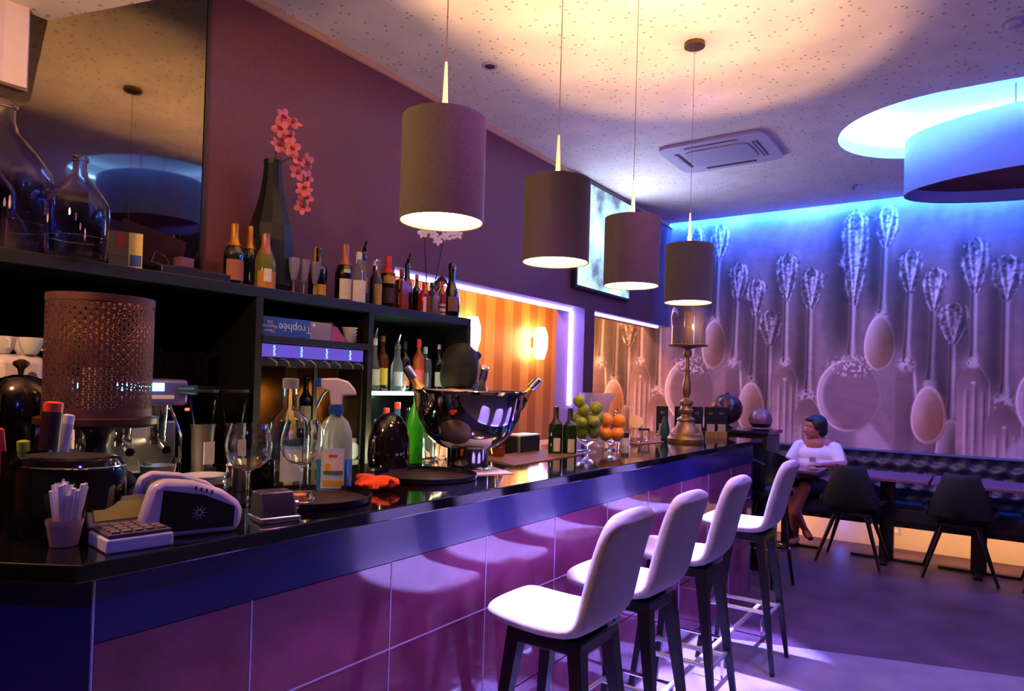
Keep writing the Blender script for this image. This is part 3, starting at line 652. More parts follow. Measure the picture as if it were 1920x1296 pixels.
bottle('champagne_bottle', 'gold-necked bottle half hidden behind the pale sparkling wine bottle', (bx - .045, 1.862, TS), .036, .30, 'champ', dgreen, gold, foil=gold)
bottle('champagne_bottle', 'pale sparkling wine bottle with pink neck foil and orange label', (bx, 1.915, TS), .050, .27, 'champ', paleb, gold, [(.05, .34, lab('#b9742c'), .9), (.16, .38, lab('#d8d0c8'), .35)], foil=pinkfoil)
def flute_mesh(): return MB().lathe([(.028, 0), (.028, .002), (.004, .006), (.0035, .07), (.012, .08), (.024, .13), (.027, .185), (.0255, .185), (.0225, .13), (.011, .084), (.001, .078)], 20, cap=False)
f0 = single('champagne_flute', flute_mesh(), mat('flute_glass', '#cfc6e0', .12, trans=.72, ior=1.3), 'first champagne flute right of the pale sparkling bottle', 'glass', (bx, 2.075, TS), 'champagne flutes on the back shelf')
for y, l in [(2.135, 'middle champagne flute of the three on the back shelf'), (2.20, 'third champagne flute, beside the yellow-labelled bottle')]:
    c_ = f0.copy(); COL.objects.link(c_); c_.location = (bx, y, TS); c_['label'] = l
bottle('wine_bottle', 'black wine bottle with small yellow label beside the flutes', (bx - .04, 2.255, TS), .042, .27, 'wine', blackglass, blackglass, [(.10, .30, lab('#c08a2a'), .9)])
bottle('wine_bottle', 'dark bottle with orange neck sleeve behind the third flute', (bx - .12, 2.30, TS), .036, .29, 'wine', blackglass, gold, foil=mat('orange_foil', '#c87a1a', .5))
bottle('champagne_bottle', 'large black sparkling bottle with pink foil and white crest label', (bx, 2.39, TS), .050, .31, 'champ', blackglass, gold, [(.06, .40, lab('#d6cdd0'), .75), (.50, .56, lab('#cfc4ca'), .35)], foil=pinkfoil)
bottle('spirit_bottle', 'clear spirit bottle with white cap and slanted white label', (bx + .06, 2.43, TS), .040, .27, 'spirit', clearb, white, [(.02, .44, lab('#dcd6da'), .95)])
bottle('spirit_bottle', 'clear bottle with black pourer over a green bottle base', (bx - .03, 2.545, TS), .038, .30, 'spirit', clearb, blackglass, [(.25, .52, lab('#b98a3a'), .4), (.02, .2, lab('#1c4a34'), 1.0)], pour=blackglass)
bottle('spirit_bottle', 'slim clear bottle with a yellowish label, right of the black pourer', (bx + .04, 2.585, TS), .026, .26, 'slim', clearb, clearb, [(.05, .48, lab('#a88a4a'), .9)])
bottle('spirit_bottle', 'dark bottle with white round cap in the middle of the back shelf', (bx - .05, 2.65, TS), .032, .27, 'wine', blackglass, white)
bottle('spirit_bottle', 'dark brown liqueur bottle with red neck and yellow label', (bx, 2.70, TS), .045, .30, 'spirit', mat('brown_glass', '#1c0d08', .06, coat=.5), red, [(.48, .62, lab('#c09048'), .8), (.12, .4, lab('#3a2418'), .8)], foil=red)
bottle('spirit_bottle', 'reddish orange bottle with two white labels', (bx, 2.81, TS), .037, .245, 'square', rose, rose, [(.16, .42, lab('#d0b8b0'), .5), (.52, .76, lab('#d0b8b0'), .5)])
bottle('spirit_bottle', 'dark bottle with tall black pourer right of the orange bottle', (bx - .03, 2.885, TS), .034, .29, 'slim', blackglass, blackglass, [(.42, .55, lab('#b88a80'), .5)], pour=blackglass)
bottle('spirit_bottle', 'short red liqueur bottle with narrow white label', (bx + .04, 2.955, TS), .030, .19, 'spirit', mat('red_liqueur', '#c01410', .06, trans=.3), red, [(.03, .52, lab('#d8d0e0'), .3)])
bottle('spirit_bottle', 'bottle with yellow cap behind the red liqueur', (bx - .08, 3.02, TS), .030, .25, 'wine', blackglass, mat('yellow_cap', '#c8902a', .5))
bottle('spirit_bottle', 'square bottle with beige label and black stopper', (bx + .02, 3.05, TS), .041, .20, 'square', clearb, blackglass, [(.02, .58, lab('#a8906a'), .62)])
bottle('spirit_bottle', 'small red bottle with striped white label near the shelf end', (bx + .02, 3.135, TS), .030, .22, 'spirit', rose, red, [(.03, .10, lab('#d8d0d8'), .8), (.16, .24, lab('#d8d0d8'), .8), (.3, .36, lab('#d8d0d8'), .8)])
bottle('spirit_bottle', 'big round black bottle with dark stopper at the end of the back shelf', (bx + .03, 3.215, TS), .055, .34, 'bulb', blackglass, blackglass, [(.12, .38, lab('#7a5a52'), .6)], capr=.8)
# vase with pink orchid
t = thing('tall_vase', 'tall dark bottle-shaped vase holding pink orchids', 'vase', (-2.87, 2.025, TS))
vm = mat('faceted_dark_vase', '#060708', .5, noise=.4, nscale=8)
mb = MB(); rngs = random.Random(5)
prof = [(.085, 0), (.108, .05), (.112, .16), (.110, .26), (.098, .34), (.075, .42), (.056, .50), (.046, .58), (.042, .64), (.046, .66)]
mb.lathe(prof, 11, cap=True)
part('vase_body', mb, vm, t, smooth=False)
pet = mat('pink_petal', '#d86a78', .5, noise=.3, nscale=30); pet2 = mat('orchid_lip', '#8a1f38', .5)
t = thing('pink_orchid', 'pink orchid sprays arching out of the tall dark vase', 'flowers', (-2.72, 2.0, 2.45))
part('stem', MB().tube([(-.1, 0, .0), (-.06, -.03, .12), (-.02, -.02, .22)], .0035, 6).tube([(-.1, 0, .02), (-.04, .05, .06), (0, .09, -.02), (.0, .10, -.18)], .0035, 6), mat('green_stem', '#2a3a1c', .6), t)
def flower_mb(r):
    mb = MB()
    for k in range(5):
        a = 2 * PI * k / 5 + .3; m3 = Matrix.Rotation(a, 3, 'X')
        mb.sph(m3 @ Vector((0, 0, r * .55)), (r * .10, r * (.42 if k % 2 else .33), r * .5), 10, M3=m3)
    return mb
fm = flower_mb(.042).mesh('flower', pet); lm_ = MB().sph((.012, 0, -.004), (.012, .009, .014), 8).mesh('flower_lip', pet2)
for i, (y, z) in enumerate([[1.961, 2.665], [2.013, 2.655], [1.94, 2.602], [1.994, 2.589], [1.955, 2.536], [2.011, 2.534], [2.051, 2.49], [2.113, 2.5], [2.06, 2.436], [2.118, 2.424], [2.081, 2.357], [2.117, 2.332], [2.103, 2.279]]):
    q = link('flower', fm, t, (rngs.uniform(-.02, .02), y - 2.0, z - 2.45)); q.rotation_euler = (rngs.uniform(0, 6), rngs.uniform(-.6, .4), rngs.uniform(-.9, .1))
    link('flower_lip', lm_, q)
# white orchid at the shelf end
t = thing('white_orchid', 'white potted orchid at the end of the back shelf', 'plant', (-2.86, 3.16, TS))
part('pot', MB().lathe([(.035, 0), (.05, .09), (.052, .10), (.046, .10), (.04, .08)], 16), blackglass, t)
part('leaf', MB().tube([(0, .0, .09), (.02, .06, .16), (.03, .16, .14), (.03, .20, .03), (.03, .205, -.0)], [.008, .03, .038, .034, .012], 8, flat=.2), mat('orchid_leaf', '#1e1a28', .4), t)
part('leaf', MB().tube([(0, .0, .09), (.03, .03, .2), (.03, .11, .26), (.03, .17, .2)], [.008, .028, .034, .01], 8, flat=.2), mat('orchid_leaf', '#1e1a28', .4), t)
part('leaf', MB().tube([(0, .0, .09), (.03, -.05, .15), (.03, -.14, .11)], [.008, .03, .01], 8, flat=.2), mat('orchid_leaf', '#1e1a28', .4), t)
part('stem', MB().tube([(0, 0, .09), (0, -.03, .3), (0, -.05, .52)], .0035, 6).tube([(0, 0, .09), (0, .08, .3), (0, .12, .5), (0, .22, .57)], .0035, 6), mat('dark_stem', '#1c1420', .6), t)
fw = flower_mb(.034).mesh('flower', mat('white_petal', '#e8dcd0', .5))
for i, (y, z) in enumerate([(-.07, .52), (-.02, .55), (.03, .53), (.07, .50), (.14, .54), (.2, .56), (.27, .58)]):
    q = link('flower', fw, t, (0, y, z)); q.rotation_euler = (i, 0, -.5)
# carboys
def carboy(lb, loc, r, h):
    p = [(.02, .004), (r * .9, .004), (r, .03), (r, h * .50), (r * .96, h * .56), (r * .62, h * .70), (r * .30, h * .80), (r * .22, h * .88), (r * .22, h * .95), (r * .27, h * .955), (r * .27, h * .985), (r * .22, h)]
    q = [(a - .004 if a > .006 else a, z + (.004 if i < 3 else 0)) for i, (a, z) in enumerate(p)]
    t = thing('glass_carboy', lb, 'bottle', loc, 0, 'big glass carboys on the back shelf')
    part('glass_body', MB().lathe(p + q[::-1], 40, cap=False), mat('carboy_glass', '#e4d8f0', .01, trans=1, ior=1.3), t)
    part('rib', MB().lathe([(r * 1.0, h * .20), (r * 1.012, h * .205), (r * 1.0, h * .21)], 40, cap=False), mat('carboy_glass', '#e4d8f0', .01, trans=1, ior=1.3), t)
    return t
carboy('large glass carboy cut by the left edge of the photo', (-2.82, .905, TS), .155, .54)
carboy('smaller glass carboy in front of the wall mirror', (-2.635, 1.075, TS), .098, .365)
# tea carton and presentation case
t = thing('tea_carton', 'small upright carton with yellow and blue front on the back shelf', 'box', (-2.70, 1.27, TS), R(-22))
part('carton', MB().b2((-.03, -.055, 0), (.03, .055, .14)), mat('grey_carton', '#5d5650', .7), t, smooth=False)
part('front_panel', MB().b2((.0305, .008, .004), (.0312, .054, .138)), lab('#c8b070'), t, smooth=False)
part('front_panel', MB().b2((.0313, .012, .012), (.0318, .051, .055)), lab('#2c4a92'), t, smooth=False)
part('side_panel', MB().b2((.0305, -.03, .08), (.0312, -.006, .13)), lab('#a02838'), t, smooth=False)
for z in (.045, .09): part('seam', MB().b2((.0305, -.053, z), (.0312, .006, z + .0015)), darkgrey, t, smooth=False)
t = thing('presentation_case', 'open dark red presentation case leaning on the back shelf', 'case', (-2.78, 1.50, TS), 0)
wine = mat('wine_lacquer', '#2a0a14', .7, spec=.2)
part('case_base', MB().b2((-.08, -.10, 0), (.10, .20, .042)), mat('dark_lacquer', '#1c1020', .4), t, bevel=.004)
mb = MB().box((-.06, -.06, .125), (.012, .27, .155), rx=R(-10)); part('case_lid', mb, wine, t, bevel=.004)
mb = MB(); 
pts = [(-.052, -.065, .07), (-.052, .0, .06), (-.052, .01, .075), (-.052, -.01, .10), (-.052, -.05, .115)]
mb.tube([(a, b_, c_) for a, b_, c_ in pts] + [pts[0]], .0018, 4); part('emblem', mb, lab('#a08a90'), t)
part('brass_edge', MB().b2((.10, -.05, .042), (.103, .05, .047)), brass, t, smooth=False)
single('small_box', MB().b2((-.03, -.03, 0), (.03, .03, .05)), mat('pink_purple_box', '#6a3a62', .6), 'tiny pinkish box standing on the presentation case', 'box', (-2.76, 1.53, TS + .043))

# ------------------------------------------------------------------ inside the unit: carton, packet, cups
t = thing('blue_carton', 'long blue and grey napkin carton lying upside down on the inner shelf', 'carton', (-2.68, 2.0, 1.633))
part('carton', MB().b2((-.06, -.185, 0), (.045, .09, .088)), mat('carton_blue', '#1f4fb0', .6), t, smooth=False)
part('grey_end', MB().b2((-.06, .09, 0), (.045, .215, .086)), mat('carton_grey', '#8d83a0', .7), t, smooth=False)
tw = mat('print_white', '#c8d0f0', .7)
text('Trophée', .052, tw, t, face_mat((.0458, .005, .046), (0, -1, 0), (0, 0, -1)))
for k, s_ in enumerate(('Tissue', 'Napkins', '100')): text(s_, .022, tw, t, face_mat((.0458, -.13, .024 + .02 * k), (0, -1, 0), (0, 0, -1)))
part('mark', MB().b2((.045, .105, .062), (.0458, .118, .078)), white, t, smooth=False)
t = thing('red_packet', 'crumpled red packet between the carton and the white stack', 'packet', (-2.66, 2.26, 1.633))
part('bag', MB().add([(-.03, -.045, 0), (.03, -.045, 0), (.03, .055, 0), (-.03, .055, 0), (.012, -.035, .082), (-.01, -.03, .085), (.01, .005, .075)], [(0, 3, 2, 1), (0, 1, 4, 5), (1, 2, 6, 4), (2, 3, 6), (3, 0, 5, 6), (4, 6, 5)]), mat('red_foil', '#a0142c', .4), t, smooth=False)
part('crimp', MB().box((.0, -.033, .088), (.03, .02, .008)), mat('red_foil', '#a0142c', .4), t, smooth=False)
for k in range(5):
    mb = MB().lathe([(.030, 0), (.040, .014), (.042, .015), (.038, .013), (.028, .002)], 16)
    single('saucer', mb, white, 'white saucer, ' + ['lowest', 'second from the bottom', 'middle', 'second from the top', 'topmost'][k] + ' of the small stack beside the red packet', 'saucer', (-2.66, 2.355, 1.633 + k * .016), 'white saucers beside the red packet')
# wine dispenser
t = thing('wine_dispenser', 'four-bay wine dispenser with purple digital displays and lit bottles', 'wine dispenser', (0, 0, 0))
part('casing', MB().b2((-2.965, 1.812, .972), (-2.955, 2.424, 1.60)).b2((-2.965, 1.812, .972), (-2.625, 1.822, 1.60)).b2((-2.965, 2.412, .972), (-2.625, 2.424, 1.60)).b2((-2.965, 1.812, .972), (-2.625, 2.424, 1.04)).b2((-2.965, 1.812, 1.50), (-2.63, 2.424, 1.60)), blackmat, t, smooth=False)
disp = mat('display_purple', '#2a1c70', .3, emit=(.10, .06, .42), estr=.9)
digit = mat('digit_cyan', (0, 0, 0), .5, emit=(.25, .6, 1), estr=2.2)
for k in range(4):
    y0 = 1.824 + k * .148
    q = part('display_panel', MB().b2((-2.628, y0 + .001, 1.540), (-2.621, y0 + .147, 1.597)), disp, t, smooth=False)
    text('5', .030, digit, q, face_mat((-2.6203, y0 + .062, 1.580), (0, 1, 0), (0, 0, 1)), name='digit'); text('5', .030, digit, q, face_mat((-2.6203, y0 + .062, 1.556), (0, 1, 0), (0, 0, 1)), name='digit')
    for dy in (.045, .11):
        part('spout', MB().tube([(-2.63, y0 + dy - .015, 1.528), (-2.60, y0 + dy - .01, 1.53), (-2.585, y0 + dy + .004, 1.515), (-2.585, y0 + dy + .006, 1.500)], .0045, 8), steel, t)
part('bottle_plinth', MB().b2((-2.95, 1.823, 1.04), (-2.64, 2.411, 1.15)), blackmat, t, smooth=False)
part('mullion', MB().b2((-2.632, 2.108, 1.03), (-2.618, 2.128, 1.50)), blackmat, t, smooth=False)
for y in (1.965, 2.27): part('bay_divider', MB().b2((-2.95, y - .003, 1.04), (-2.64, y + .003, 1.50)), mat('brushed_gold', '#8a6a3a', .3, metal=1), t, smooth=False)
part('interior', MB().b2((-2.953, 1.823, 1.04), (-2.950, 2.411, 1.50)), mat('brushed_bronze', '#b08a50', .4, metal=.25, noise=.3, nscale=12, stretch=(1, 8, 1)), t, smooth=False)
for k in range(4):
    part('glass_door', MB().b2((-2.624, 1.826 + k * .146, 1.045), (-2.621, 1.966 + k * .146, 1.495)), thin, t, smooth=False)
    light('dispenser_spot', 'SPOT', (-2.88, 1.89 + k * .148, 1.49), 9, (1, .78, .42), .01, aim=(-2.95, 1.89 + k * .148, 1.1), spot=75, blend=.5)
for k, y in enumerate((1.875, 2.015, 2.19, 2.34)):
    bottle('wine_bottle', ['leftmost', 'second from the left', 'third from the left', 'rightmost'][k] + ' dark wine bottle lit inside the wine dispenser', (-2.78, y, 1.151), .039, .31, 'wine', dgreen, dgreen, [(.16, .52, lab('#c9bfa0'), .85)], group='wine bottles in the dispenser')
# niche 3: bottles on and below the lit glass shelf
cols = [(amber, '#8a7a5a', red, 'amber bottle with red neck'), (clearb, '#a09a8a', white, 'clear bottle'), (amber, '#c8a030', gold, 'amber bottle with gold cap'), (clearb, '#9a90a0', clearb, 'clear conical bottle'), (blackglass, '#8a4030', darkgrey, 'dark bottle'), (rose, '#b03020', red, 'red bottle'), (clearb, '#b8c0b0', white, 'pale bottle'), (blackglass, '#c0b8b0', steel, 'black bottle')]
for k, (gm, lc, cm, nm) in enumerate(cols):
    y = 2.51 + k * .088
    bottle('spirit_bottle', nm + ' on the lit glass shelf, ' + ['first from the dispenser', 'second from the dispenser', 'third from the dispenser', 'fourth from the dispenser', 'fifth from the dispenser', 'sixth from the dispenser', 'next to last before the dark end panel', 'last before the dark end panel'][k], (-2.76 + (.03 if k % 2 else 0), y, 1.386), .036, .27 + .04 * ((k * 7) % 3) / 2, ['spirit', 'bulb', 'wine', 'slim', 'spirit', 'spirit', 'square', 'wine'][k], gm, cm, [(.12, .42, lab(lc), .8)], group='bottles on the lit glass shelf', pour=(k in (1, 3)))
for k, (y, capm, gm, nm) in enumerate([(2.50, blackglass, clearb, 'clear bottle with black cap below the glass shelf'), (2.565, white, clearb, 'clear decanter-like bottle below the glass shelf'), (2.63, red, clearb, 'bottle with red cap and white shoulder below the glass shelf'), (2.715, red, mat('blue_glass', '#4a78a0', .05, trans=.6), 'blue bottle with red cap below the glass shelf'), (2.80, blackglass, dgreen, 'green bottle below the glass shelf'), (2.90, white, clearb, 'bottle with white cap below the glass shelf'), (3.02, blackglass, amber, 'amber bottle below the glass shelf')]):
    bottle('soda_bottle', nm, (-2.66, y, .970), .038, .33 + .03 * (k == 3) - .06 * (k < 2), 'slim' if k != 1 else 'bulb', gm, capm, [(.25, .55, lab('#b8c8c0'), .7)], group='bottles below the glass shelf')

# niche 1 : coffee machine, grinder, cups, glasses
t = thing('coffee_machine', 'chrome espresso machine with glowing blue display behind the mesh lantern', 'coffee machine', (-2.74, 1.05, .97))
part('body', MB().b2((-.20, -.05, .10), (.12, .40, .30)), steel, t, bevel=.01)
part('head', MB().b2((-.20, -.06, .36), (.20, .40, .46)), mat('machine_head', '#6d62a0', .3, metal=.4), t, bevel=.015)
part('back_plate', MB().b2((-.20, -.04, .30), (-.02, .38, .36)), steel, t)
part('display', MB().b2((.201, .12, .415), (.204, .30, .445)), mat('display_cyan', (0, 0, 0), .5, emit=(.12, .55, 1), estr=7), t, smooth=False)
part('display', MB().b2((.201, -.01, .415), (.204, .04, .445)), mat('display_cyan', (0, 0, 0), .5, emit=(.12, .55, 1), estr=7), t, smooth=False)
part('keypad', MB().b2((.201, .10, .385), (.203, .34, .400)), white, t, smooth=False)
part('steam_knob', MB().tube([(.20, .36, .42), (.25, .40, .42)], [.018, .02], 12), mat('blue_knob', '#12406a', .3), t)
part('warning_light', MB().b2((.20, .385, .34), (.206, .40, .35)), mat('red_led', (0, 0, 0), .5, emit=(1, .05, .02), estr=5), t)
for y in (.05, .19, .32):
    part('group_head', MB().lathe([(.035, .24), (.04, .30), (.045, .36)], 16, (.12, y, 0)), chrome, t)
    q = part('portafilter', MB().lathe([(.036, .21), (.038, .24)], 16, (.12, y, 0)), chrome, t)
    part('portafilter_handle', MB().tube([(.14, y, .225), (.20, y - .02, .215), (.27, y - .04, .20)], [.010, .014, .016], 8), blackglass, q)
part('drip_tray', MB().b2((-.05, -.05, .04), (.24, .38, .085)), chrome, t, bevel=.005)
part('steam_wand', MB().tube([(.17, .34, .36), (.22, .36, .25), (.22, .36, .10)], .006, 8), chrome, t)
for sy in (.0, .34):
    for sx in (-.14, .16): part('foot', MB().cyl((sx, sy, 0), .02, .04, 10), blackmat, t)
light('machine_light', 'AREA', (-2.58, 1.22, 1.325), 8, (1, .70, .36), .06, .36, aim=(-2.64, 1.22, 1.0))
for k, (y, x) in enumerate([(.855, -2.60), (.925, -2.58), (.87, -2.70), (.945, -2.69)]):
    t = thing('coffee_cup', 'white cup upside up on the tall white appliance, ' + ['front left', 'front right', 'back left', 'back right'][k] + ' one', 'cup', (x, y, 1.501), k, 'cups on the tall white appliance')
    part('bowl', MB().lathe([(.018, 0), (.03, .02), (.037, .055), (.034, .055), (.027, .02), (.001, .008)], 18), white, t)
    part('handle', MB().tube([(.033, 0, .045), (.052, 0, .042), (.050, 0, .02), (.028, 0, .016)], .004, 6), white, t)
for k, (y, x) in enumerate([(1.27, -2.70), (1.34, -2.66), (1.40, -2.71)]):
    single('tumbler', MB().lathe([(.022, 0), (.03, .003), (.034, .11), (.032, .11), (.028, .008), (.001, .006)], 18, cap=False), thin, 'tall tumbler on the right end of the espresso machine, ' + ['left', 'middle', 'right'][k] + ' one', 'glass', (x, y, 1.431), 'tumblers on the espresso machine')
t = thing('milk_cooler', 'tall white rounded appliance behind the chrome dome, left of the mesh lantern', 'appliance', (-2.63, .885, .97))
part('housing', MB().b2((-.14, -.065, 0), (.07, .085, .53)), mat('warm_white_plastic', '#b8a8b0', .35), t, bevel=.03)
part('base', MB().b2((-.145, -.07, 0), (.08, .09, .03)), darkgrey, t, bevel=.006)
part('badge', MB().cyl((0, 0, 0), .014, .002, 16), steel, t).matrix_local = Matrix.Translation((.071, .04, .46)) @ Matrix.Rotation(PI / 2, 4, 'Y')
for k, (y, x) in enumerate([(1.56, -2.62), (1.70, -2.62)]):
    t = thing('coffee_grinder', ['left', 'right'][k] + ' grey grinder with pale front beside the espresso machine', 'grinder', (x, y, .97))
    part('body', MB().lathe([(.055, 0), (.055, .05), (.04, .10), (.045, .26), (.05, .28)], 16), mat('grinder_grey', '#4b4348', .4, metal=.3), t)
    part('hopper', MB().lathe([(.035, .28), (.055, .38), (.055, .41)], 16), thin, t)
    part('lid', MB().cyl((0, 0, .41), .057, .012, 16), blackmat, t)
    part('front_plate', MB().b2((.044, -.022, .12), (.052, .022, .21)), lab('#8d8088'), t, smooth=False)
    part('spout', MB().b2((.04, -.014, .08), (.08, .014, .11)), blackmat, t)
for k, y in enumerate((1.50, 1.68)):
    single('beer_glass', MB().lathe([(.022, 0), (.03, .003), (.038, .16), (.036, .16), (.028, .008), (.001, .006)], 18, cap=False), thin, ['left', 'right'][k] + ' glass with a white oval print on the dark upper niche shelf', 'glass', (-2.85, y, 1.40))
single('niche_shelf', MB().b2((-2.975, 1.42, 1.385), (-2.78, 1.77, 1.40)), blackmat, 'short dark shelf in the niche carrying two printed glasses', 'shelf')

# ================================================================== ON THE COUNTER
CT = 1.10
# mesh lantern on turned foot
t = thing('mesh_lantern', 'tall pierced copper lantern on a dark turned foot at the bar corner', 'lantern', (-1.97, .87, CT))
dw = mat('dark_turned_wood', '#1e1418', .35, coat=.3)
part('foot', MB().lathe([(.105, 0), (.108, .012), (.095, .03), (.10, .05), (.085, .075), (.05, .095), (.032, .12), (.026, .15), (.030, .18), (.045, .20)], 36), dw, t)
part('plate', MB().lathe([(.04, .195), (.135, .205), (.147, .212), (.147, .228), (.13, .232)], 48), mat('dark_plate', '#3a1c18', .35, noise=.3), t)
cop = mat('dark_copper', '#5e3a3c', .5, metal=.5, noise=.4, nscale=30)
LR, LZ0, LZ1 = .128, .232, .552
part('shade_rim', MB().lathe([(LR + .001, LZ0), (LR + .001, LZ0 + .022), (LR - .002, LZ0 + .022), (LR - .002, LZ0)], 64, cap=False), cop, t)
part('shade_rim', MB().lathe([(LR + .001, LZ1 - .02), (LR + .001, LZ1), (LR - .002, LZ1), (LR - .002, LZ1 - .02)], 64, cap=False), cop, t)
mb = MB(); NH = 32; turns = .35; ns = 26
def strip(a0, sgn):
    v = []; f = []
    for i in range(ns + 1):
        u = i / ns; a = a0 + sgn * turns * 2 * PI * u; z = LZ0 + .015 + (LZ1 - LZ0 - .03) * u; wv_ = .0030
        v += [(LR * math.cos(a), LR * math.sin(a), z - wv_), (LR * math.cos(a), LR * math.sin(a), z + wv_)]
    for i in range(ns): f.append((2 * i, 2 * i + 2, 2 * i + 3, 2 * i + 1))
    mb.add(v, f)
for k in range(NH): strip(2 * PI * k / NH, 1); strip(2 * PI * k / NH, -1)
part('lattice', mb, cop, t)
mb = MB()
cells = 2 * NH; nrow = int(round(turns * NH * 2)); 
for j in range(nrow + 1):
    z = LZ0 + .015 + (LZ1 - LZ0 - .03) * (j + .0) / nrow
    for k in range(NH):
        a = 2 * PI * (k + (0 if j % 2 else .5)) / NH
        for q in range(4):
            d = .0062; aa = a + (d / LR) * math.cos(q * PI / 2 + .785) ; zz = z + d * math.sin(q * PI / 2 + .785) * .8
            if LZ0 + .02 < zz < LZ1 - .02:
                s_ = .0044; c_ = [(LR - .0005) * math.cos(aa), (LR - .0005) * math.sin(aa)]
                tx, ty = -math.sin(aa) * s_, math.cos(aa) * s_
                mb.add([(c_[0] - tx, c_[1] - ty, zz), (c_[0], c_[1], zz - s_), (c_[0] + tx, c_[1] + ty, zz), (c_[0], c_[1], zz + s_)], [(0, 1, 2, 3)])
part('pierced_petals', mb, cop, t, kind='stuff')
part('candle', MB().cyl((0, 0, LZ0), .04, .13, 20), mat('ivory_wax', '#c8a878', .5), t)
light('lantern_fill', 'POINT', (-1.99, .93, CT + .47), .35, (1, .48, .12), .02)  # warm point added for the amber tone behind the lattice

# black caddy, straws, markers, dome
t = thing('napkin_caddy', 'glossy black bar caddy at the left end of the counter', 'caddy', (-1.62, .66, CT), R(30))
part('shell', MB().lathe([(.115, 0), (.12, .01), (.12, .14), (.105, .165), (.09, .168)], 30, sx=1, sy=.72), blackgloss, t)
part('inner', MB().lathe([(.088, .1685), (.0, .1685)], 30, sx=1, sy=.72, cap=False), darkgrey, t)
part('chrome_rim', MB().tube([(.118 * math.cos(a), .085 * math.sin(a), .15) for a in [2 * PI * i / 30 for i in range(31)]], .002, 6, cap=False), chrome, t)
t = thing('plastic_cup', 'clear cup full of white straws in front of the black caddy', 'cup', (-1.510, .612, CT), 0); t.scale = (1.12, 1.12, 1.2)
part('wall', MB().lathe([(.022, .001), (.038, .085), (.0365, .085), (.021, .003)], 24, cap=False), thin, t)
part('sleeve', MB().lathe([(.0215, .001), (.0305, .045), (.030, .045), (.001, .002)], 24, cap=False), mat('peach_card', '#b88878', .7), t)
sm_ = MB().tube([(0, 0, 0), (0, 0, .118)], .0038, 8).mesh('straw', mat('straw_white', '#d8ccd4', .5))
rs = random.Random(2)
for k in range(34):
    a = rs.uniform(0, 2 * PI); rr = .017 * math.sqrt(rs.random()); q = bpy.data.objects.new('straw', sm_); COL.objects.link(q)
    q.location = (-1.510 + rr * math.cos(a), .612 + rr * math.sin(a), CT + .006); q.rotation_euler = (-rr * 11 * math.sin(a), rr * 11 * math.cos(a), 0); q.scale.z = rs.uniform(.85, 1.08)
    q['label'] = 'white straw standing in the clear cup at the left end'; q['category'] = 'straw'; q['group'] = 'white straws in the clear cup'
t = thing('pen_pot', 'dark pot on the bar holding coloured markers', 'pot', (-1.78, .645, CT))
part('pot_body', MB().lathe([(.05, 0), (.055, .02), (.055, .17), (.05, .17), (.045, .02)], 24), blackgloss, t)
for k, (dx, dy, z0, z1, r, c1, c2, lb) in enumerate([(.02, .018, .05, .265, .021, '#2a0f12', '#c8442c', 'fat dark red marker with orange tip, middle of the pen pot'), (-.01, -.035, .03, .205, .010, '#c02830', '#c02830', 'slim red marker at the left of the pen pot'), (.028, -.018, .03, .18, .013, '#5d6a1c', '#7d8a24', 'green marker at the front of the pen pot'), (.0, .045, .1, .235, .014, '#8a80b8', '#c0b8e0', 'pale lavender marker at the right of the pen pot')]):
    t2 = thing('marker', lb, 'pen', (-1.78 + dx, .645 + dy, CT + .012), 0)
    t2.rotation_euler = (-(dy) * 3, dx * 2, 0)
    part('barrel', MB().lathe([(r * .9, 0), (r, .01), (r, z1 - .03), (r * .95, z1 - .02)], 14), mat('pen_' + c1, c1, .35), t2)
    part('cap', MB().lathe([(r * .95, z1 - .02), (r * .95, z1), (r * .5, z1 + .003), (1e-3, z1 + .003)], 14), mat('pen_' + c2, c2, .35), t2)
t = thing('chrome_dome', 'black and chrome domed pot with a brass knob behind the markers', 'pot', (-2.22, .775, CT)); t.scale = (1.1, 1.1, 1.1)
part('body', MB().lathe([(.045, 0), (.055, .02), (.072, .12), (.078, .20), (.07, .26), (.045, .295), (.02, .305), (.01, .306)], 30), mat('black_chrome', '#4a4044', .12, metal=1), t)
part('knob', MB().lathe([(.006, .305), (.008, .32), (.018, .33), (.018, .338), (.006, .345), (1e-3, .345)], 16), brass, t)
for a in (-2.3, -.9, .5): part('strap', MB().tube([(.075 * math.cos(a), .075 * math.sin(a), .26), (.083 * math.cos(a), .083 * math.sin(a), .20), (.077 * math.cos(a), .077 * math.sin(a), .10), (.06 * math.cos(a), .06 * math.sin(a), .02)], .006, 6, flat=.5), brass, t)
# calculator
t = thing('calculator', 'beige desk calculator with tilted yellowish display', 'calculator', (-1.425, .700, CT), R(-8))
part('base', MB().b2((-.055, -.062, 0), (.06, .062, .028)), mat('calc_white', '#b8b0c8', .5), t, bevel=.004)
part('key_deck', MB().b2((-.05, -.058, .0285), (.056, .058, .036)), mat('calc_grey', '#4a3c40', .5), t, bevel=.002)
for i in range(4):
    for j in range(5): part('key', MB().b2((-.04 + i * .024, -.05 + j * .021, .036), (-.022 + i * .024, -.035 + j * .021, .040)), mat('calc_key', '#6a5a5c', .5), t, smooth=False)
mb = MB().box((-.085, 0, .055), (.012, .120, .068), ry=R(-38)); part('display_housing', mb, mat('calc_beige', '#8a7a50', .5), t, bevel=.003)
mb = MB().box((-.078, 0, .058), (.003, .095, .042), ry=R(-38)); part('display', mb, mat('calc_lcd', '#a89a3a', .3), t)
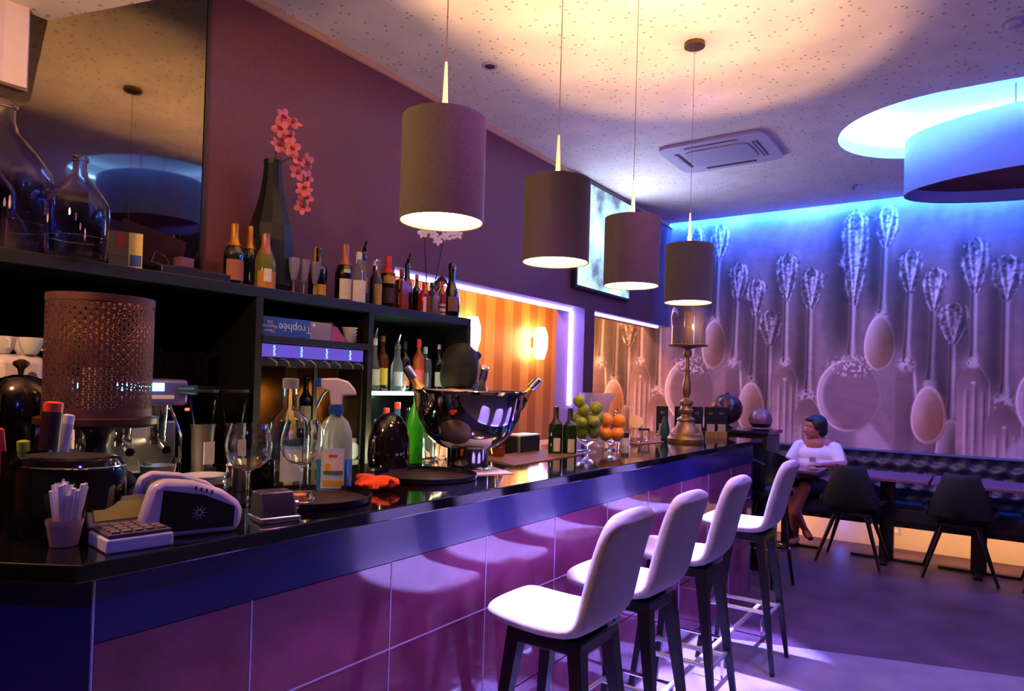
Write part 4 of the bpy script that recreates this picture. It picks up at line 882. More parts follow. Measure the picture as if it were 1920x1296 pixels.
# card terminal
t = thing('receipt_printer', 'white and black curved receipt printer, larger of the two machines on the bar', 'printer', (-1.475, .845, CT), R(-18))
def wedge(x0, x1, s=1.0, zo=0):
    pr = [(-.10, .012), (-.105, .04), (-.085, .112), (-.06, .125), (.0, .118), (.06, .095), (.098, .065), (.104, .045), (.098, .008), (.08, .0), (-.09, .0)]
    v = [(x0, a * s, b_ * s + zo) for a, b_ in pr] + [(x1, a * s, b_ * s + zo) for a, b_ in pr]; n = len(pr)
    return MB().add(v, [tuple(range(n))[::-1], tuple(range(n, 2 * n))] + [(i, (i + 1) % n, n + (i + 1) % n, n + i) for i in range(n)])
pw = mat('printer_white', '#b8a6b8', .35)
part('front_shell', wedge(.03, .075), pw, t, bevel=.012)
part('core', wedge(-.07, .03, .88, .004), mat('smoked_plastic', '#2a2226', .2), t, bevel=.006)
part('rear_shell', wedge(-.10, -.07), pw, t, bevel=.006)
part('front_panel', MB().add([(.0765, -.07, .014), (.0765, .082, .014), (.0765, .084, .058), (.0765, .02, .088), (.0765, -.062, .104)], [(0, 1, 2, 3, 4)]), mat('panel_black', '#161016', .3), t, smooth=False)
mb = MB()
for k in range(10):
    a = 2 * PI * k / 10; mb.tube([(.0772, .01 + .004 * math.cos(a), .05 + .004 * math.sin(a)), (.0772, .01 + .016 * math.cos(a), .05 + .016 * math.sin(a))], [.0022, .0006], 4)
part('emblem', mb, lab('#8a808a'), t)
for k in range(4): part('vent_slot', MB().b2((.0755, .0 + k * .011, .1 - k * .0035), (.077, .004 + k * .011, .108 - k * .0035)), darkgrey, t, smooth=False)
t = thing('card_terminal', 'small dark card terminal with silver base, right of the receipt printer', 'card terminal', (-1.435, 1.045, CT), R(-15))
part('body', MB().add([(-.04, -.045, 0), (.045, -.045, 0), (.045, .045, 0), (-.04, .045, 0), (-.035, -.042, .07), (.02, -.042, .07), (.02, .042, .07), (-.035, .042, .07), (.043, -.043, .02), (.043, .043, .02)],
     [(0, 3, 2, 1), (0, 1, 8, 5, 4), (3, 7, 6, 9, 2), (4, 5, 6, 7), (0, 4, 7, 3), (5, 8, 9, 6), (1, 2, 9, 8)]), mat('terminal_dark', '#2c2430', .3), t, bevel=.004)
part('silver_base', MB().b2((-.042, -.05, 0), (.052, .05, .014)), silver, t, bevel=.004)
part('side_wheel', MB().lathe([(.012, -.004), (.012, .004)], 14, M3=Matrix.Rotation(PI / 2, 3, 'X')), silver, t, loc=(.02, .048, .035))
# round trays
traym = mat('tray_rubber', '#2a1a10', .45, noise=.2); trayr = mat('tray_rim', '#15101a', .25)
def tray(lb, loc, r):
    t = thing('serving_tray', lb, 'tray', loc, 0, 'round black serving trays')
    part('rim', MB().lathe([(r * .93, 0), (r * .99, .004), (r, .02), (r - .003, .021), (r * .975, .007), (r * .93, .004)], 56, cap=False), trayr, t)
    part('base', MB().lathe([(.001, 0), (r * .935, 0), (r * .935, .0045), (.001, .0045)], 56, cap=False), traym, t)
tray('round black tray with a wine glass on it, nearer the camera', (-1.575, 1.27, CT), .172)
tray('round black tray in front of the steel champagne bowl', (-1.66, 1.85, CT), .185)
# balloon glasses
def balloon(lb, loc, s=1):
    t = thing('balloon_glass', lb, 'wine glass', loc, 0, 'balloon gin glasses'); t.scale = (s, s, s)
    pr = [(.036, 0), (.036, .002), (.006, .006), (.004, .02), (.004, .085), (.010, .095), (.034, .103), (.052, .122), (.060, .148), (.061, .165), (.056, .192), (.046, .222)]
    part('bowl_and_stem', MB().lathe(pr + [(a - .0013 if z > .1 else max(a - .001, .0005), z + (.0016 if z < .15 else 0)) for a, z in pr[::-1] if z > .095] + [(.0005, .102)], 36, cap=False), glass, t)
balloon('empty balloon gin glass left of the clear spirit bottle', (-1.64, 1.11, CT))
balloon('empty balloon gin glass standing on the nearer tray', (-1.60, 1.255, CT + .006))
t = thing('glass_ashtray', 'thick glass tealight dish with amber glow on the nearer tray', 'ashtray', (-1.535, 1.20, CT + .006))
part('dish', MB().lathe([(.03, 0), (.040, .008), (.043, .022), (.034, .034), (.026, .030), (.028, .014), (.001, .010)], 24, cap=False), glass, t)
part('wax', MB().cyl((0, 0, .011), .020, .010, 16), mat('orange_wax', '#b86a2a', .4), t)
# clear bottle
t = thing('clear_bottle', 'tall clear spirit bottle with pale blue and white label by the tray', 'bottle', (-1.80, 1.36, CT))
pr = [(.05, 0), (.060, .004), (.062, .02), (.062, .185), (.056, .215), (.038, .238), (.022, .25), (.020, .30), (.020, .315)]
part('glass_body', MB().lathe([(.001, 0)] + pr + [(a - .003, max(z, .01)) for a, z in pr[::-1]] + [(.001, .01)], 36, cap=False), mat('bottle_clear', '#eef2ff', .0, trans=1, ior=1.22), t)
part('stopper', MB().lathe([(.024, .315), (.025, .345), (.02, .348), (1e-3, .348)], 20), mat('frosted_stopper', '#9a90a8', .3, trans=.4), t)
a0 = math.atan2(-1.36, 1.80)
part('paper_label', arc(.0628, .03, .125, a0 + .15, .55), lab('#b9c0cc'), t)
part('paper_label', arc(.0629, .125, .135, a0 + .15, .55), lab('#7aa8d8'), t)
# spray bottle
t = thing('spray_bottle', 'glass cleaner spray bottle with white trigger head and picture label', 'spray bottle', (-1.665, 1.43, CT), math.atan2(-1.43, 1.665))
part('bottle_body', MB().lathe([(.042, 0), (.046, .006), (.046, .15), (.044, .185), (.034, .215), (.017, .235), (.016, .245)], 30, sx=.62, sy=1.15), mat('cleaner_bottle', '#b8c4cc', .12, trans=.55, ior=1.3), t)
part('blue_liquid', MB().lathe([(.040, .004), (.0465, .01), (.0465, .10), (.040, .1)], 30, sx=.625, sy=1.155), mat('cleaner_blue', '#1c6ac0', .15), t)
part('collar', MB().cyl((0, 0, .240), .022, .026, 20), mat('trigger_blue', '#1a3f9c', .35), t)
pw2 = mat('trigger_white', '#b8a8c8', .4)
part('trigger_head', MB().add([(-.013, -.045, .318), (-.013, -.050, .350), (-.013, .0, .352), (-.013, .035, .343), (-.013, .056, .318), (-.013, .062, .300), (-.013, .02, .298), (-.013, .018, .266), (-.013, -.018, .266), (-.013, -.022, .31),
                              (.013, -.045, .318), (.013, -.050, .350), (.013, .0, .352), (.013, .035, .343), (.013, .056, .318), (.013, .062, .300), (.013, .02, .298), (.013, .018, .266), (.013, -.018, .266), (.013, -.022, .31)],
     [tuple(range(10))[::-1], tuple(range(10, 20))] + [(i, (i + 1) % 10, 10 + (i + 1) % 10, 10 + i) for i in range(10)]), pw2, t, bevel=.005)
part('nozzle', MB().b2((-.012, -.068, .324), (.012, -.048, .350)), mat('trigger_blue', '#1a3f9c', .35), t, bevel=.002)
part('trigger', MB().tube([(0, -.030, .318), (0, -.045, .30), (0, -.060, .262)], [.006, .006, .004], 6), mat('trigger_blue', '#1a3f9c', .35), t)
def epatch(z0, z1, y0, y1, off):
    g = []
    for i in range(11):
        y = y0 + (y1 - y0) * i / 10; x = .0286 * math.sqrt(max(0, 1 - (y / .0535) ** 2)) + off; g.append([(x, y, z0), (x, y, z1)])
    return MB().grid(g)
part('paper_label', epatch(.012, .135, -.040, .030, .0008), lab('#a8b4dc'), t)
part('label_picture', epatch(.055, .118, -.032, .026, .0014), lab('#cdb9c8'), t)
part('label_band', epatch(.018, .036, -.034, .028, .0014), lab('#c88a1c'), t)
part('label_picture', epatch(.055, .066, -.032, .026, .0018), lab('#50566a'), t)
mb = MB().lathe([(.001, 0), (.011, 0), (.011, .0008), (.001, .0008)], 16, cap=False, M3=Matrix.Rotation(PI / 2, 3, 'Y')); part('label_sun', mb, lab('#d8a020'), t, loc=(.0285, -.020, .078))
part('label_mark', epatch(.108, .116, -.018, .008, .002), lab('#c03040'), t)
# orange rag
t = MB(); rr_ = random.Random(4); P_ = []
for i in range(25):
    row = []
    for j in range(17):
        u = i / 24 * 2 * PI; v = j / 16 * PI
        x = .075 * math.cos(u) * math.sin(v); y = .055 * math.sin(u) * math.sin(v); z = .022 * math.cos(v) + .021
        k = 1 + .16 * math.sin(u * 5 + v * 3) * math.sin(v) + .08 * math.sin(u * 9 - v * 5) * math.sin(v)
        row.append((x * k, y * k, max(.0008, z * (1 + .35 * math.sin(u * 2 + 1) * math.sin(v)))))
    P_.append(row)
t.grid(P_)
single('cleaning_cloth', t, mat('orange_cloth', '#e8401c', .85, noise=.25, nscale=60, bump=.3), 'crumpled bright orange cloth beside the spray bottle', 'cloth', (-1.60, 1.545, CT))
# small items behind printers
for k in range(3):
    single('saucer', MB().lathe([(.04, 0), (.07, .010), (.072, .012), (.066, .011), (.035, .003), (.001, .003)], 30), white, ['bottom', 'middle', 'top'][k] + ' white plate of the stack behind the receipt printer', 'plate', (-2.02, 1.21, CT + k * .012), 'white plates behind the receipt printer')
t = thing('pepper_shaker', 'small round glass shaker with chrome top beside the plates', 'shaker', (-1.97, 1.27, CT)); part('jar', MB().lathe([(.018, 0), (.024, .015), (.02, .04), (.014, .045)], 18), glass, t); part('top', MB().lathe([(.013, .045), (.014, .065), (.006, .075), (1e-3, .076)], 16), chrome, t)
single('jigger', MB().lathe([(.024, 0), (.026, .002), (.026, .085), (.0245, .085), (.024, .004), (.001, .004)], 24, cap=False), steel, 'brushed steel cylinder jigger left of the first balloon glass', 'jigger', (-1.86, 1.235, CT))
t = thing('drink_glass', 'wide glass with crushed lime and mint behind the receipt printer', 'glass', (-1.87, .985, CT))
part('wall', MB().lathe([(.030, .001), (.05, .115), (.0485, .115), (.028, .006), (.001, .005)], 28, cap=False), thin, t)
part('ice', MB().lathe([(.001, .008), (.029, .008), (.045, .098), (.001, .10)], 20, cap=False), mat('crushed_ice', '#a8a098', .3, noise=.5, nscale=60, trans=.4), t)
part('lime_wedge', MB().sph((-.02, -.02, .098), (.018, .012, .01), 10), mat('lime_green', '#6a9a20', .5), t)
single('saucer', MB().lathe([(.04, 0), (.072, .01), (.075, .012), (.04, .004), (.001, .004)], 30), darkgrey, 'dark saucer behind the white plates', 'plate', (-2.07, 1.10, CT))
single('black_cup', MB().lathe([(.03, 0), (.035, .01), (.035, .09), (.032, .09), (.03, .01), (.001, .01)], 24), blackgloss, 'plain black beaker behind the second balloon glass', 'cup', (-1.83, 1.215 + .075, CT + .0))

# champagne bowl
t = thing('champagne_bowl', 'big polished steel champagne bowl on a round foot holding three bottles', 'bowl', (-1.705, 2.145, CT + .004))
pol = mat('polished_steel', '#a8a2ac', .06, metal=1, noise=.15, nscale=6, bump=.04)
part('bowl', MB().lathe([(.10, .088), (.135, .105), (.175, .145), (.203, .20), (.215, .26), (.221, .30), (.234, .312), (.232, .315), (.218, .304), (.210, .26), (.198, .20), (.17, .15), (.13, .112), (.001, .10)], 72, cap=False), pol, t)
part('foot', MB().lathe([(.092, 0), (.092, .006), (.084, .010), (.084, .085), (.10, .09), (.001, .092)], 56, cap=False), pol, t)
for k, (dx, dy, tilt, az, fm_, lb) in enumerate([(-.10, -.10, 33, math.atan2(-.8, -.8), mat('silver_gold', '#a8884a', .3, metal=.8), 'dark bottle with gold foil leaning left in the champagne bowl'),
                                                  (.02, .02, 30, math.atan2(-.6, .8), silver, 'bottle with silver foil cap pointing at the camera in the champagne bowl'),
                                                  (.10, .10, 44, math.atan2(.9, .6), gold, 'gold-necked bottle with silver cap leaning right in the champagne bowl')]):
    b_ = bottle('champagne_bottle', lb, (-1.705 + dx * .7, 2.145 + dy * .7, CT + .165), .036, .285, 'champ', dgreen, gold, foil=fm_, aim=0)
    part('cap_band', MB().lathe([(.0165, .23), (.018, .235), (.018, .283), (.014, .287), (1e-3, .287)], 18), silver, b_)
    b_.rotation_euler = (Matrix.Rotation(az, 3, 'Z') @ Matrix.Rotation(R(tilt), 3, 'Y')).to_euler()
single('napkin', MB().prism([(-1.86, 2.03), (-1.60, 1.99), (-1.50, 2.18), (-1.76, 2.33)], 0, .003), paper, 'white paper napkin under the champagne bowl', 'napkin', (0, 0, CT + .0003), smooth=False)
t = thing('wine_cooler', 'glossy black domed bottle cooler behind the second tray', 'cooler', (-1.90, 1.90, CT))
part('shell', MB().lathe([(.070, 0), (.078, .01), (.082, .06), (.080, .12), (.066, .175), (.045, .208), (.02, .222), (1e-3, .225)], 36), mat('black_lacquer', '#0c0808', .08, coat=.5), t)
part('rim', MB().lathe([(.082, .0), (.084, .004), (.084, .012), (.080, .014)], 36), steel, t)
t = thing('green_bottle', 'bright green syrup bottle between black cooler and steel bowl', 'bottle', (-1.99, 2.14, CT))
gr = mat('green_syrup', '#3ce01a', .3)
part('bottle_body', MB().lathe([(.030, 0), (.036, .005), (.036, .15), (.026, .21), (.012, .25), (.009, .265)], 24), gr, t)
part('cap', MB().lathe([(.011, .262), (.008, .30), (1e-3, .305)], 14), mat('green_cap', '#30e050', .3), t)
for k, (x, y) in enumerate([(-2.0, 2.26), (-2.03, 2.36)]):
    single('tumbler', MB().lathe([(.03, 0), (.036, .003), (.04, .10), (.038, .10), (.034, .008), (.001, .008)], 20, cap=False), thin, ['left', 'right'][k] + ' glass tumbler lit from behind below the champagne bowl', 'glass', (x, y, CT))
light('under_bowl_light', 'POINT', (-2.28, 2.42, 1.18), 3, (1, 1, .55), .03)
t = thing('brass_jigger', 'small copper and chrome shaker right of the champagne bowl foot', 'shaker', (-1.90, 2.62, CT)); part('body', MB().lathe([(.03, 0), (.036, .02), (.034, .08), (.026, .10)], 20), mat('copper', '#b86a40', .2, metal=1), t); part('lid', MB().lathe([(.027, .10), (.02, .125), (.008, .13), (.01, .14), (1e-3, .145)], 18), chrome, t)
# placemats
single('placemat', MB().prism([(-1.947, 2.522), (-1.64, 2.385), (-1.671, 3.033), (-1.921, 3.147)], 0, .004), mat('cork_brown', '#6a4028', .7, noise=.3), 'brown bar mat in front of the little green wine bottles', 'mat', (0, 0, CT + .0003), smooth=False)
single('placemat', MB().prism([(-1.91, 3.974), (-1.738, 3.841), (-1.705, 4.186), (-1.908, 4.389)], 0, .004), mat('copper_mat', '#8a4a30', .5, noise=.3), 'small reddish bar mat beside the brass candle stand', 'mat', (0, 0, CT + .0003), smooth=False)
mk = mat('black_panel', '#15100f', .5)
t = thing('menu_box', 'low black box with white edge behind the brown mat', 'box', (-1.97, 2.93, CT), 0); part('box_body', MB().b2((-.05, -.09, 0), (.05, .09, .085)), mk, t, smooth=False); part('lid_edge', MB().b2((-.052, -.092, .085), (.052, .092, .092)), white, t, smooth=False)
gw = mat('green_wine_glass', '#24401a', .03, trans=.6, ior=1.35)
bottle('small_wine_bottle', 'left one of the two small green wine bottles on the brown mat', (-1.80, 2.98, CT + .005), .036, .235, 'wine', gw, darkgrey, [(.04, .33, lab('#c8b8a8'), .5)], foil=mat('dark_purple_foil', '#2a1020', .4), group='small green wine bottles')
bottle('small_wine_bottle', 'right one of the two small green wine bottles, next to the limes', (-1.745, 3.03, CT + .0005), .036, .235, 'wine', gw, darkgrey, [(.04, .33, lab('#c8b8a8'), .5)], foil=mat('dark_blue_foil', '#141030', .4), group='small green wine bottles')
# fruit vessels
t = thing('fruit_glass', 'stemmed glass vessel heaped with limes', 'glass bowl', (-1.745, 3.215, CT)); part('vessel', MB().lathe([(.05, 0), (.05, .004), (.012, .012), (.012, .03), (.05, .06), (.075, .12), (.085, .17), (.082, .17), (.072, .12), (.046, .062), (.001, .05)], 32, cap=False), thin, t)
limem = mat('lime_skin', '#8c9426', .4, noise=.35, nscale=25, bump=.1); orm = mat('orange_skin', '#f08c14', .45, noise=.2, nscale=60, bump=.1)
lime = MB().sph((0, 0, 0), (.034, .034, .032), 16); lm2 = lime.mesh('lime', limem)
for k, (dx, dy, z) in enumerate([(-.02, -.03, .10), (.03, .02, .105), (-.035, .035, .13), (-.01, -.05, .155), (.045, -.015, .16), (.0, .03, .175), (-.05, -.01, .18), (.035, .05, .185), (-.015, -.02, .225), (.04, .02, .235), (-.03, -.045, .27)]):
    q = bpy.data.objects.new('lime', lm2); COL.objects.link(q); q.location = (-1.745 + dx, 3.215 + dy, CT + z); q.rotation_euler = (k, k * 2, k * .7)
    q['label'] = ['lime low in the middle of the glass vessel', 'lime low at the right of the glass vessel', 'lime at the back left of the heap, above the rim', 'lime at the front left just above the vessel rim', 'lime at the right of the heap beside the oranges', 'lime in the centre of the heap', 'leftmost lime of the heap on the bar', 'lime at the far right back of the heap', 'lime in the upper middle of the heap', 'lime at the upper right of the heap', 'topmost lime of the heap'][k]; q['category'] = 'lime'; q['group'] = 'limes heaped in the glass vessel'
t = thing('fruit_glass', 'low clear bowl holding oranges beside the limes', 'glass bowl', (-1.70, 3.405, CT)); part('vessel', MB().lathe([(.045, 0), (.045, .004), (.012, .01), (.012, .03), (.05, .05), (.08, .10), (.078, .10), (.046, .053), (.001, .045)], 32, cap=False), thin, t)
om = MB().sph((0, 0, 0), (.04, .04, .038), 16).mesh('orange', orm)
for k, (dx, dy, z, lb) in enumerate([(-.02, -.03, .09, 'lower orange at the front of the bowl'), (.02, .04, .09, 'lower orange at the back of the bowl'), (-.02, -.02, .165, 'upper left orange beside the limes'), (.02, .055, .16, 'upper right orange, yellowest of the four')]):
    q = bpy.data.objects.new('orange', om); COL.objects.link(q); q.location = (-1.70 + dx, 3.405 + dy, CT + z); q['label'] = lb; q['category'] = 'orange'; q['group'] = 'oranges in the clear bowl'; q.rotation_euler = (k, k, 0)
single('flared_vase', MB().lathe([(.06, 0), (.055, .01), (.062, .15), (.085, .25), (.118, .31), (.115, .31), (.082, .25), (.058, .15), (.05, .012), (.001, .012)], 36, cap=False), mat('etched_glass', '#e8e0f4', .12, trans=.85, ior=1.3), 'tall flared etched glass vase behind the oranges', 'vase', (-1.93, 3.66, CT))
t = thing('oil_cruet', 'clear cruet pair with chrome spouts behind the small jars', 'cruet', (-1.92, 3.90, CT)); part('flask', MB().lathe([(.03, 0), (.035, .01), (.03, .09), (.012, .13), (.010, .16)], 20), thin, t); part('spout', MB().tube([(0, 0, .155), (0, 0, .19), (.01, .012, .21)], [.010, .006, .004], 8), chrome, t); part('stopper', MB().cyl((0, 0, .15), .013, .02, 12), darkgrey, t)
t = thing('small_jar', 'small white jar with black lid left of the lemon', 'jar', (-1.78, 3.76, CT)); part('jar_body', MB().cyl((0, 0, 0), .026, .045, 20), white, t); part('lid', MB().cyl((0, 0, .045), .022, .032, 18), darkgrey, t)
t = thing('glass_jar', 'faceted glass tealight jar on the reddish mat', 'jar', (-1.83, 4.02, CT + .005)); part('jar_body', MB().lathe([(.04, 0), (.045, .01), (.045, .085), (.042, .085), (.04, .01), (.001, .008)], 12, cap=False), glass, t); part('wax', MB().cyl((0, 0, .009), .036, .02, 12), mat('ivory_wax', '#c8a878', .5), t)
t = thing('lemon_half', 'lemon half resting on the tealight jar', 'lemon', (-1.83, 4.02, CT + .13), 0); t.rotation_euler = (0, R(62), math.atan2(-4.0, 1.83))
part('rind', MB().lathe([(.046, 0), (.043, -.02), (.028, -.038), (1e-3, -.044)], 24), mat('lemon_rind', '#d8a850', .5), t); part('flesh', MB().lathe([(.046, .0), (.041, .002), (1e-3, .002)], 24), mat('lemon_flesh', '#e0b878', .5), t)
t = thing('glass_jar', 'second glass jar with dark rim right of the lemon', 'jar', (-1.84, 4.17, CT + .005)); part('jar_body', MB().lathe([(.03, 0), (.036, .01), (.036, .075), (.033, .075), (.03, .01), (.001, .008)], 16, cap=False), glass, t); part('rim', MB().lathe([(.037, .066), (.037, .078), (.034, .078)], 16), darkgrey, t)
t = thing('squeeze_bottle', 'dark green pointed squeeze bottle left of the brass candle stand', 'bottle', (-1.80, 4.42, CT)); part('bottle_body', MB().lathe([(.03, 0), (.034, .01), (.032, .07), (.022, .12), (.018, .135)], 18), mat('sea_green', '#1e4a44', .35), t); part('tip', MB().lathe([(.017, .135), (.014, .155), (1e-3, .157)], 14), mat('sea_green', '#1e4a44', .35), t)
t = thing('small_lime_pot', 'tiny white pot with green leaf beside the squeeze bottle', 'pot', (-1.80, 4.30, CT)); part('pot_body', MB().lathe([(.02, 0), (.027, .03), (.025, .03), (.001, .02)], 16), paper, t); part('leaf', MB().sph((0, 0, .035), (.02, .02, .012), 10), limem, t)
# brass candle stand
t = thing('candle_stand', 'tall antique brass candle stand with glass cylinder at the far end of the bar', 'candle stand', (-1.63, 4.36, CT))
k_ = .00352
pf = [(33, 0), (34, 6), (31, 10), (30, 15), (27, 17), (25, 24), (18, 30), (15, 38), (17, 41), (16, 44), (9, 48), (8, 52), (12, 55), (13, 60), (10, 64), (9, 68), (13, 71), (13, 76), (6, 80), (4, 83), (7, 90), (8.5, 100), (7, 112), (5, 122), (4.5, 132), (6, 134), (4.5, 136), (3.8, 150), (3.6, 158), (6.5, 161), (8, 166), (7, 171), (4, 173), (6, 175), (20, 178), (36, 180), (37, 182), (33, 183)]
part('turned_column', MB().lathe([(a * k_, b_ * k_) for a, b_ in pf], 40), mat('aged_brass', '#8a6a3e', .38, metal=.55, noise=.4, nscale=30), t)
part('glass_cylinder', MB().lathe([(.112, 183 * k_), (.112, 183 * k_ + .25), (.109, 183 * k_ + .25), (.109, 183 * k_)], 40, cap=False), mat('smoked_amber_glass', '#c8b8c8', .02, trans=.9, ior=1.25), t)
part('candle', MB().cyl((0, 0, 183 * k_), .026, .215, 20), mat('amber_wax', '#a8641a', .45), t)
for a in range(6): part('candle_holder_leaf', MB().tube([(.02 * math.cos(a), .02 * math.sin(a), 183 * k_), (.04 * math.cos(a), .04 * math.sin(a), 183 * k_ + .02), (.046 * math.cos(a), .046 * math.sin(a), 183 * k_ + .04)], [.008, .010, .002], 5), brass, t)
light('candle_glow', 'POINT', (-1.50, 4.22, 1.86), 1.4, (1, .55, .15), .02)
# menu stands
def menu(lb, loc, rz):
    t = thing('menu_stand', lb, 'menu stand', loc, rz, 'menu and sachet stands on the far counter')
    part('sachet_box', MB().b2((-.012, -.035, 0), (.055, .035, .045)), mat('cream_card', '#b98a48', .7), t, smooth=False)
    part('sachet', MB().box((.018, 0, .07), (.005, .055, .055), ry=R(-12)), mat('cream_sachet', '#c0a890', .8), t, smooth=False)
    part('menu_card', MB().box((-.03, 0, .11), (.008, .085, .22), ry=R(-3)), mat('black_card', '#17131c', .35), t, smooth=False)
    part('card_emblem', MB().box((-.0245, 0, .175), (.001, .03, .018), ry=R(-3)), lab('#7a6458'), t, smooth=False)
fc = lambda x, y: math.atan2(-y, -x)
for k, (x, y, l) in enumerate([(-1.90, 4.62, 'first menu stand, left of the brass candle stand'), (-1.81, 4.74, 'menu stand just behind the brass candle stand'), (-1.73, 4.86, 'third menu stand, right of the brass candle stand'), (-1.655, 4.93, 'fourth menu stand, second from the far counter end'), (-1.60, 5.01, 'fifth menu stand, next to the dark round lantern')]):
    menu(l, (x, y, CT), fc(x, y) + .1)
# ================================================================== END OF BAR: console, round lanterns, black bar chair
t = thing('waiter_station', 'black waiter station standing just past the far end of the bar', 'station', (-1.72, 5.86, 0))
part('cabinet', MB().b2((-.28, -.20, .0), (.28, .20, 1.10)), blackmat, t, smooth=False)
part('top_slab', MB().b2((-.31, -.24, 1.10), (.30, .23, 1.125)), mat('dark_slab', '#2a2036', .2), t, bevel=.003)
for y in (-.1, .1): part('door', MB().b2((-.25 + (y > 0) * .26, -.206, .1), (-.01 + (y > 0) * .26, -.20, 1.05)), blackwood, t, smooth=False)
t = thing('ball_lantern', 'large round dark metal lantern behind the menu stands', 'lantern', (-1.80, 5.77, 1.126))
dk = mat('dark_bronze_ball', '#5a4048', .28, metal=.8, noise=.3)
part('globe', MB().sph((0, 0, .165), .128, 32), dk, t); part('foot', MB().lathe([(.05, 0), (.05, .012), (.02, .03), (.025, .045)], 20), dk, t); part('finial', MB().lathe([(.01, .288), (.014, .30), (.006, .315), (1e-3, .318)], 12), dk, t)
t = thing('ball_lantern', 'smaller pinkish round pot on the waiter station', 'lantern', (-1.53, 5.80, 1.126))
pk = mat('rosy_bronze_ball', '#9a7088', .35, metal=.5, noise=.2)
part('dome', MB().lathe([(.088, .055), (.095, .09), (.085, .13), (.055, .165), (.02, .18), (1e-3, .181)], 32), pk, t); part('dark_band', MB().lathe([(.06, .025), (.088, .055), (.075, .058), (.05, .03)], 32), blackmat, t); part('saucer', MB().lathe([(.06, 0), (.10, .012), (.102, .016), (.05, .026)], 32), mat('pale_saucer', '#b08aa0', .4), t)
t = thing('black_bar_chair', 'black rounded bar chair past the last white stool', 'bar stool', (-1.34, 5.36, 0), R(160))
lea = mat('black_leather', '#17131a', .3, noise=.3, nscale=50)
P_ = []
for i in range(19):
    a = R(-115 + 230 * i / 18); row = []
    for z, rr in ((.70, .17), (.78, .20), (.90, .215), (1.0, .205 + 0 * a), (1.01, .195), (.90, .195), (.78, .18), (.72, .15)):
        hz = z if z < .8 else .78 + (z - .78) * (.35 + .65 * math.cos(a / 2.2) ** 2)
        row.append((rr * math.cos(a), rr * math.sin(a), hz))
    P_.append(row)
part('shell', MB().grid(P_), lea, t); part('seat', MB().lathe([(.13, .66), (.175, .68), (.175, .72), (.15, .74), (1e-3, .745)], 28), lea, t)
for a in (45, 135, 225, 315): part('leg', MB().tube([(.09 * math.cos(R(a)), .09 * math.sin(R(a)), .67), (.19 * math.cos(R(a)), .19 * math.sin(R(a)), 0)], [.017, .011], 8), blackwood, t)
part('footring', MB().tube([(.15 * math.cos(a), .15 * math.sin(a), .28) for a in [2 * PI * i / 24 for i in range(25)]], .008, 6, cap=False), chrome, t)

# ================================================================== DINING AREA
# bench
bench = thing('banquette', 'long dark tufted banquette along the mural wall', 'bench', (0, 0, 0))
bl = mat('dark_tufted_leather', '#343244', .36, noise=.35, nscale=40, bump=.05)
bx0, bx1 = -2.95, 3.3
part('seat', MB().b2((bx0, 6.84, .33), (bx1, 7.27, .47)), bl, bench, bevel=.02)
part('seat_base', MB().b2((bx0, 6.87, .29), (bx1, 7.36, .33)), blackmat, bench, smooth=False)
nx_, nz_ = 420, 26; sp_x, sp_z = .145, .135
P_ = []
for i in range(nx_):
    x = bx0 + (bx1 - bx0) * i / (nx_ - 1); row = []
    for j in range(nz_):
        z = .46 + .465 * j / (nz_ - 1); row_i = (z - .50) / sp_z
        d = 9
        for r_ in range(4):
            off = .5 * (r_ % 2); zc = .53 + r_ * .11; xc = (round((x / sp_x) - off) + off) * sp_x
            d = min(d, math.hypot((x - xc) / .055, (z - zc) / .042))
        bul = 1 - math.exp(-d * d * 1.1)
        edge = math.sin(PI * min(1, max(0, (z - .45) / .49))) ** .35 if z < .93 else 0
        row.append((x, 7.30 - .05 * bul * (.4 + .6 * edge) - .015 - (.02 if z < .9 else 0) * 0, z))
    P_.append(row)
part('tufted_back', MB().grid(P_), bl, bench)
part('back_top', MB().b2((bx0, 7.245, .90), (bx1, 7.37, .925)).b2((bx0, 7.30, .46), (bx1, 7.37, .92)), bl, bench, bevel=.01)
bt = MB().sph((0, 0, 0), (.011, .006, .011), 8).mesh('button', blackmat); nb = 0
for r_ in (2, 3):
    for k in range(-12, 20):
        x = (k + .5 * (r_ % 2)) * sp_x
        if -1.9 < x < 1.0: link('button', bt, bench, (x, 7.282, .53 + r_ * .11))
for x in (-2.2, -1.95, .9, 2.2): part('support', MB().b2((x - .02, 7.0, 0), (x + .02, 7.3, .29)), blackmat, bench, smooth=False)
# under-bench glow strips
lw = mat('led_warm', (0, 0, 0), .5, emit=(1, .48, .22), estr=4)
single('led_strip', MB().b2((-.95, 6.95, .283), (2.5, 6.97, .289)), lw, 'warm light strip under the right half of the banquette', 'light')
light('under_bench_warm', 'AREA', (-.0, 7.0, .275), 6.5, (1, .50, .24), 1.9, .06, aim=(-.0, 7.38, .05))
light('under_bench_warm', 'AREA', (-1.62, 7.0, .275), 3.2, (1, .46, .30), .35, .06, aim=(-1.62, 7.38, .05))
light('under_bench_blue', 'POINT', (-1.13, 7.22, .16), 1.0, (.12, .14, 1), .03)
t = thing('wall_socket', 'pale wall socket on the glowing panel below the banquette', 'socket', (-.68, BW - .013, .17)); part('plate', MB().b2((-.04, -.008, -.04), (.04, 0, .04)), mat('socket_plate', '#a8a0b8', .5), t, bevel=.002); part('insert', MB().cyl((0, 0, 0), .022, .003, 16), white, t).matrix_local = Matrix.Translation((0, -.009, 0)) @ Matrix.Rotation(PI / 2, 4, 'X')
